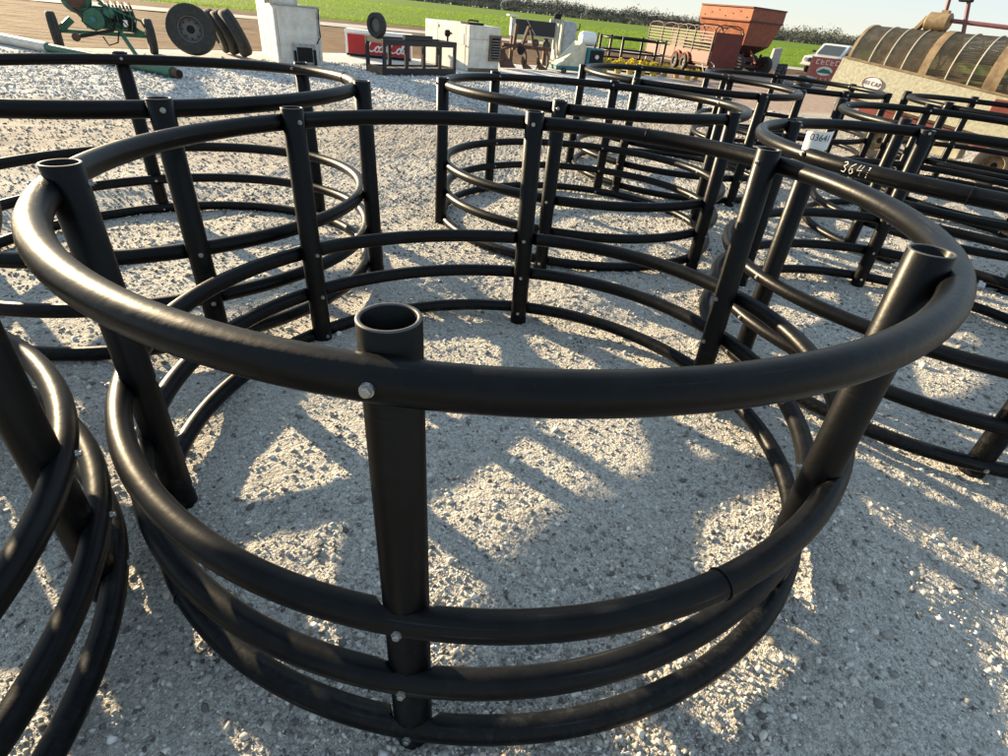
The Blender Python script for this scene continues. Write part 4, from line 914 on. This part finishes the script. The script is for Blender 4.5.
def band(x0, x1, nm, m):
    mb = MB(); v = []
    for q in np.linspace(R(-30), R(210), 28): v += [(x0, DY+(DR+.016)*math.cos(q), DZ+(DR+.016)*math.sin(q)), (x1, DY+(DR+.016)*math.cos(q), DZ+(DR+.016)*math.sin(q)), (x1, DY+(DR+.03)*math.cos(q), DZ+(DR+.03)*math.sin(q)), (x0, DY+(DR+.03)*math.cos(q), DZ+(DR+.03)*math.sin(q))]
    mb.add(v, [(4*i+j, 4*i+4+j, 4*i+4+(j+1) % 4, 4*i+(j+1) % 4) for i in range(27) for j in range(4)]); return mb.build(nm, m, t, True)
band(.06, .11, 'end_band', 'tan'); band(1.24, 1.36, 'drum_band', 'tan'); band(2.17, 2.36, 'drum_band', 'tan')
MB().bar((.0, DY, DZ), (DL, DY, DZ), .09, .09).build('drum_shaft', 'rust', t)
for x in (.3, 1.3, 2.3, 4.0):
    for a_ in (0, 60, 120): MB().bar((x, DY-DR*math.cos(R(a_)), DZ-DR*math.sin(R(a_))), (x, DY+DR*math.cos(R(a_)), DZ+DR*math.sin(R(a_))), .03, .03).build('drum_spoke', 'rust', t)
for z_, y_ in ((DZ+.2, DY+.5), (DZ-.1, DY+.54)): MB().bar((1.3, y_, z_), (DL, y_, z_), .05, .05).build('drum_stringer', 'rust', t)
MB().prism([(.3, .9), (1.25, .9), (1.0, 1.45), (.55, 1.5)], 'y', DY-.3, DY+.3).build('drum_load', 'tan', t, bevel=.05)
TP = [(-.05,.86),(2.6,.60),(3.6,.55),(3.6,.98),(2.6,1.13),(.04,1.37)]
MB().prism(TP, 'y', -.04, -.01).build('trough_side', 'drum_cream', t); MB().prism(TP, 'y', 1.15, 1.18).build('trough_side', 'drum_cream', t)
MB().prism([(-.053,.855),(.037,1.373),(.0,1.373),(-.09,.855)], 'y', -.04, 1.18).build('trough_end', 'drum_cream', t)
MB().prism([(-.05,.82),(2.6,.56),(3.6,.51),(3.6,.547),(2.6,.597),(-.05,.857)], 'y', -.03, 1.17).build('trough_floor', 'rust', t)
MB().bar((.03, -.026, 1.388), (2.6, -.026, 1.148), .05, .03).build('trough_lip', 'tan', t)
lg = MB().lathe([(.17, -.003), (.17, .003)], 32, 'y').build('logo_plate', 'coke_white', t); lg.scale = (1.05, 1, .62); lg.location = (.64, -.044, 1.055); lg.rotation_euler = (0, R(5), 0)
ob = MB().tube([(.16*math.cos(q), 0, .16*math.sin(q)) for q in np.linspace(0, 2*PI, 30, endpoint=False)], .007, 6, closed=True).build('logo_border', 'red_frame', lg); ob.location = (0, -.003, 0)
for ch, x in (('H', -.115), ('I', -.06), ('C', .005), ('A', .065), ('P', .12)):
    tx = link('letter', text_mesh(ch, .085, .002), 'red_frame', lg); tx.rotation_euler = (R(90), 0, 0); tx.location = (x, -.006, 0); tx.scale = (.85, 1.7, 1)
MB().bar((.6, .0, .66), (3.5, .0, .42), .1, .12).build('frame_rail', 'red_frame', t); MB().bar((.6, 1.1, .66), (3.5, 1.1, .42), .1, .12).build('frame_rail', 'red_frame', t)
MB().box(2.42, -.07, .9, 2.75, -.042, 1.1).build('end_plate', 'red_frame', t, bevel=.01)
for x in (1.25, 2.9): MB().bar((x, -.3, .28), (x, 1.4, .28), .09).build('axle', 'rust', t)
for x, r_ in ((1.25, .29), (2.9, .28)):
    for y in (-.34, 1.44): wheel(t, (x, y, r_), r_, .18, .5, 'y', rimmat='tan', holes=False)
    for y in (.0, 1.1): MB().bar((x, y, .28), (x, y, .58), .09).build('axle_stay', 'red_frame', t)
MB().box(1.6, .05, .2, 2.3, .35, .5).build('sump_box', 'cream', t, bevel=.01)
for x in (1.65, 2.2): MB().bar((x, .2, .48), (x, .0, .58), .05).build('sump_hanger', 'rust', t)
MB().lathe([(.1, -.17), (.13, -.15), (.13, .15), (.1, .17)], 18, 'x', c=(1.0, .55, 2.0)).build('drive_drum', 'tan', t, True)
MB().bar((.72, .55, 1.86), (.84, .55, 2.06), .16, .05).build('drive_guard', 'tan', t)
MB().box(.95, .48, 1.86, 1.07, .62, 1.9).build('drive_seat', 'rust', t)
MB().tube([(1.06, .55, 2.02), (.96, .55, 2.6)], .03, 8).build('lift_pipe', 'maroon', t)
MB().box(1.0, .5, 2.1, 1.1, .6, 2.16).build('pipe_clamp', 'tan', t)
MB().tube([(1.43, .55, 1.84), (1.2, .55, 2.6)], .03, 8).build('lift_pipe', 'maroon', t)
MB().tube([(1.16, .55, 2.03), (4.1, .55, 1.9)], .03, 8).build('cross_pipe', 'maroon', t)
MB().bar((4.06, .55, 1.9), (4.06, .55, .6), .06).build('pipe_upright', 'maroon', t)
MB().bar((1.22, .55, 2.32), (1.3, .55, 2.32), .05).build('pipe_tie', 'maroon', t); MB().box(1.16, .49, 2.28, 1.34, .61, 2.4).build('gearbox', 'dark', t, bevel=.01)
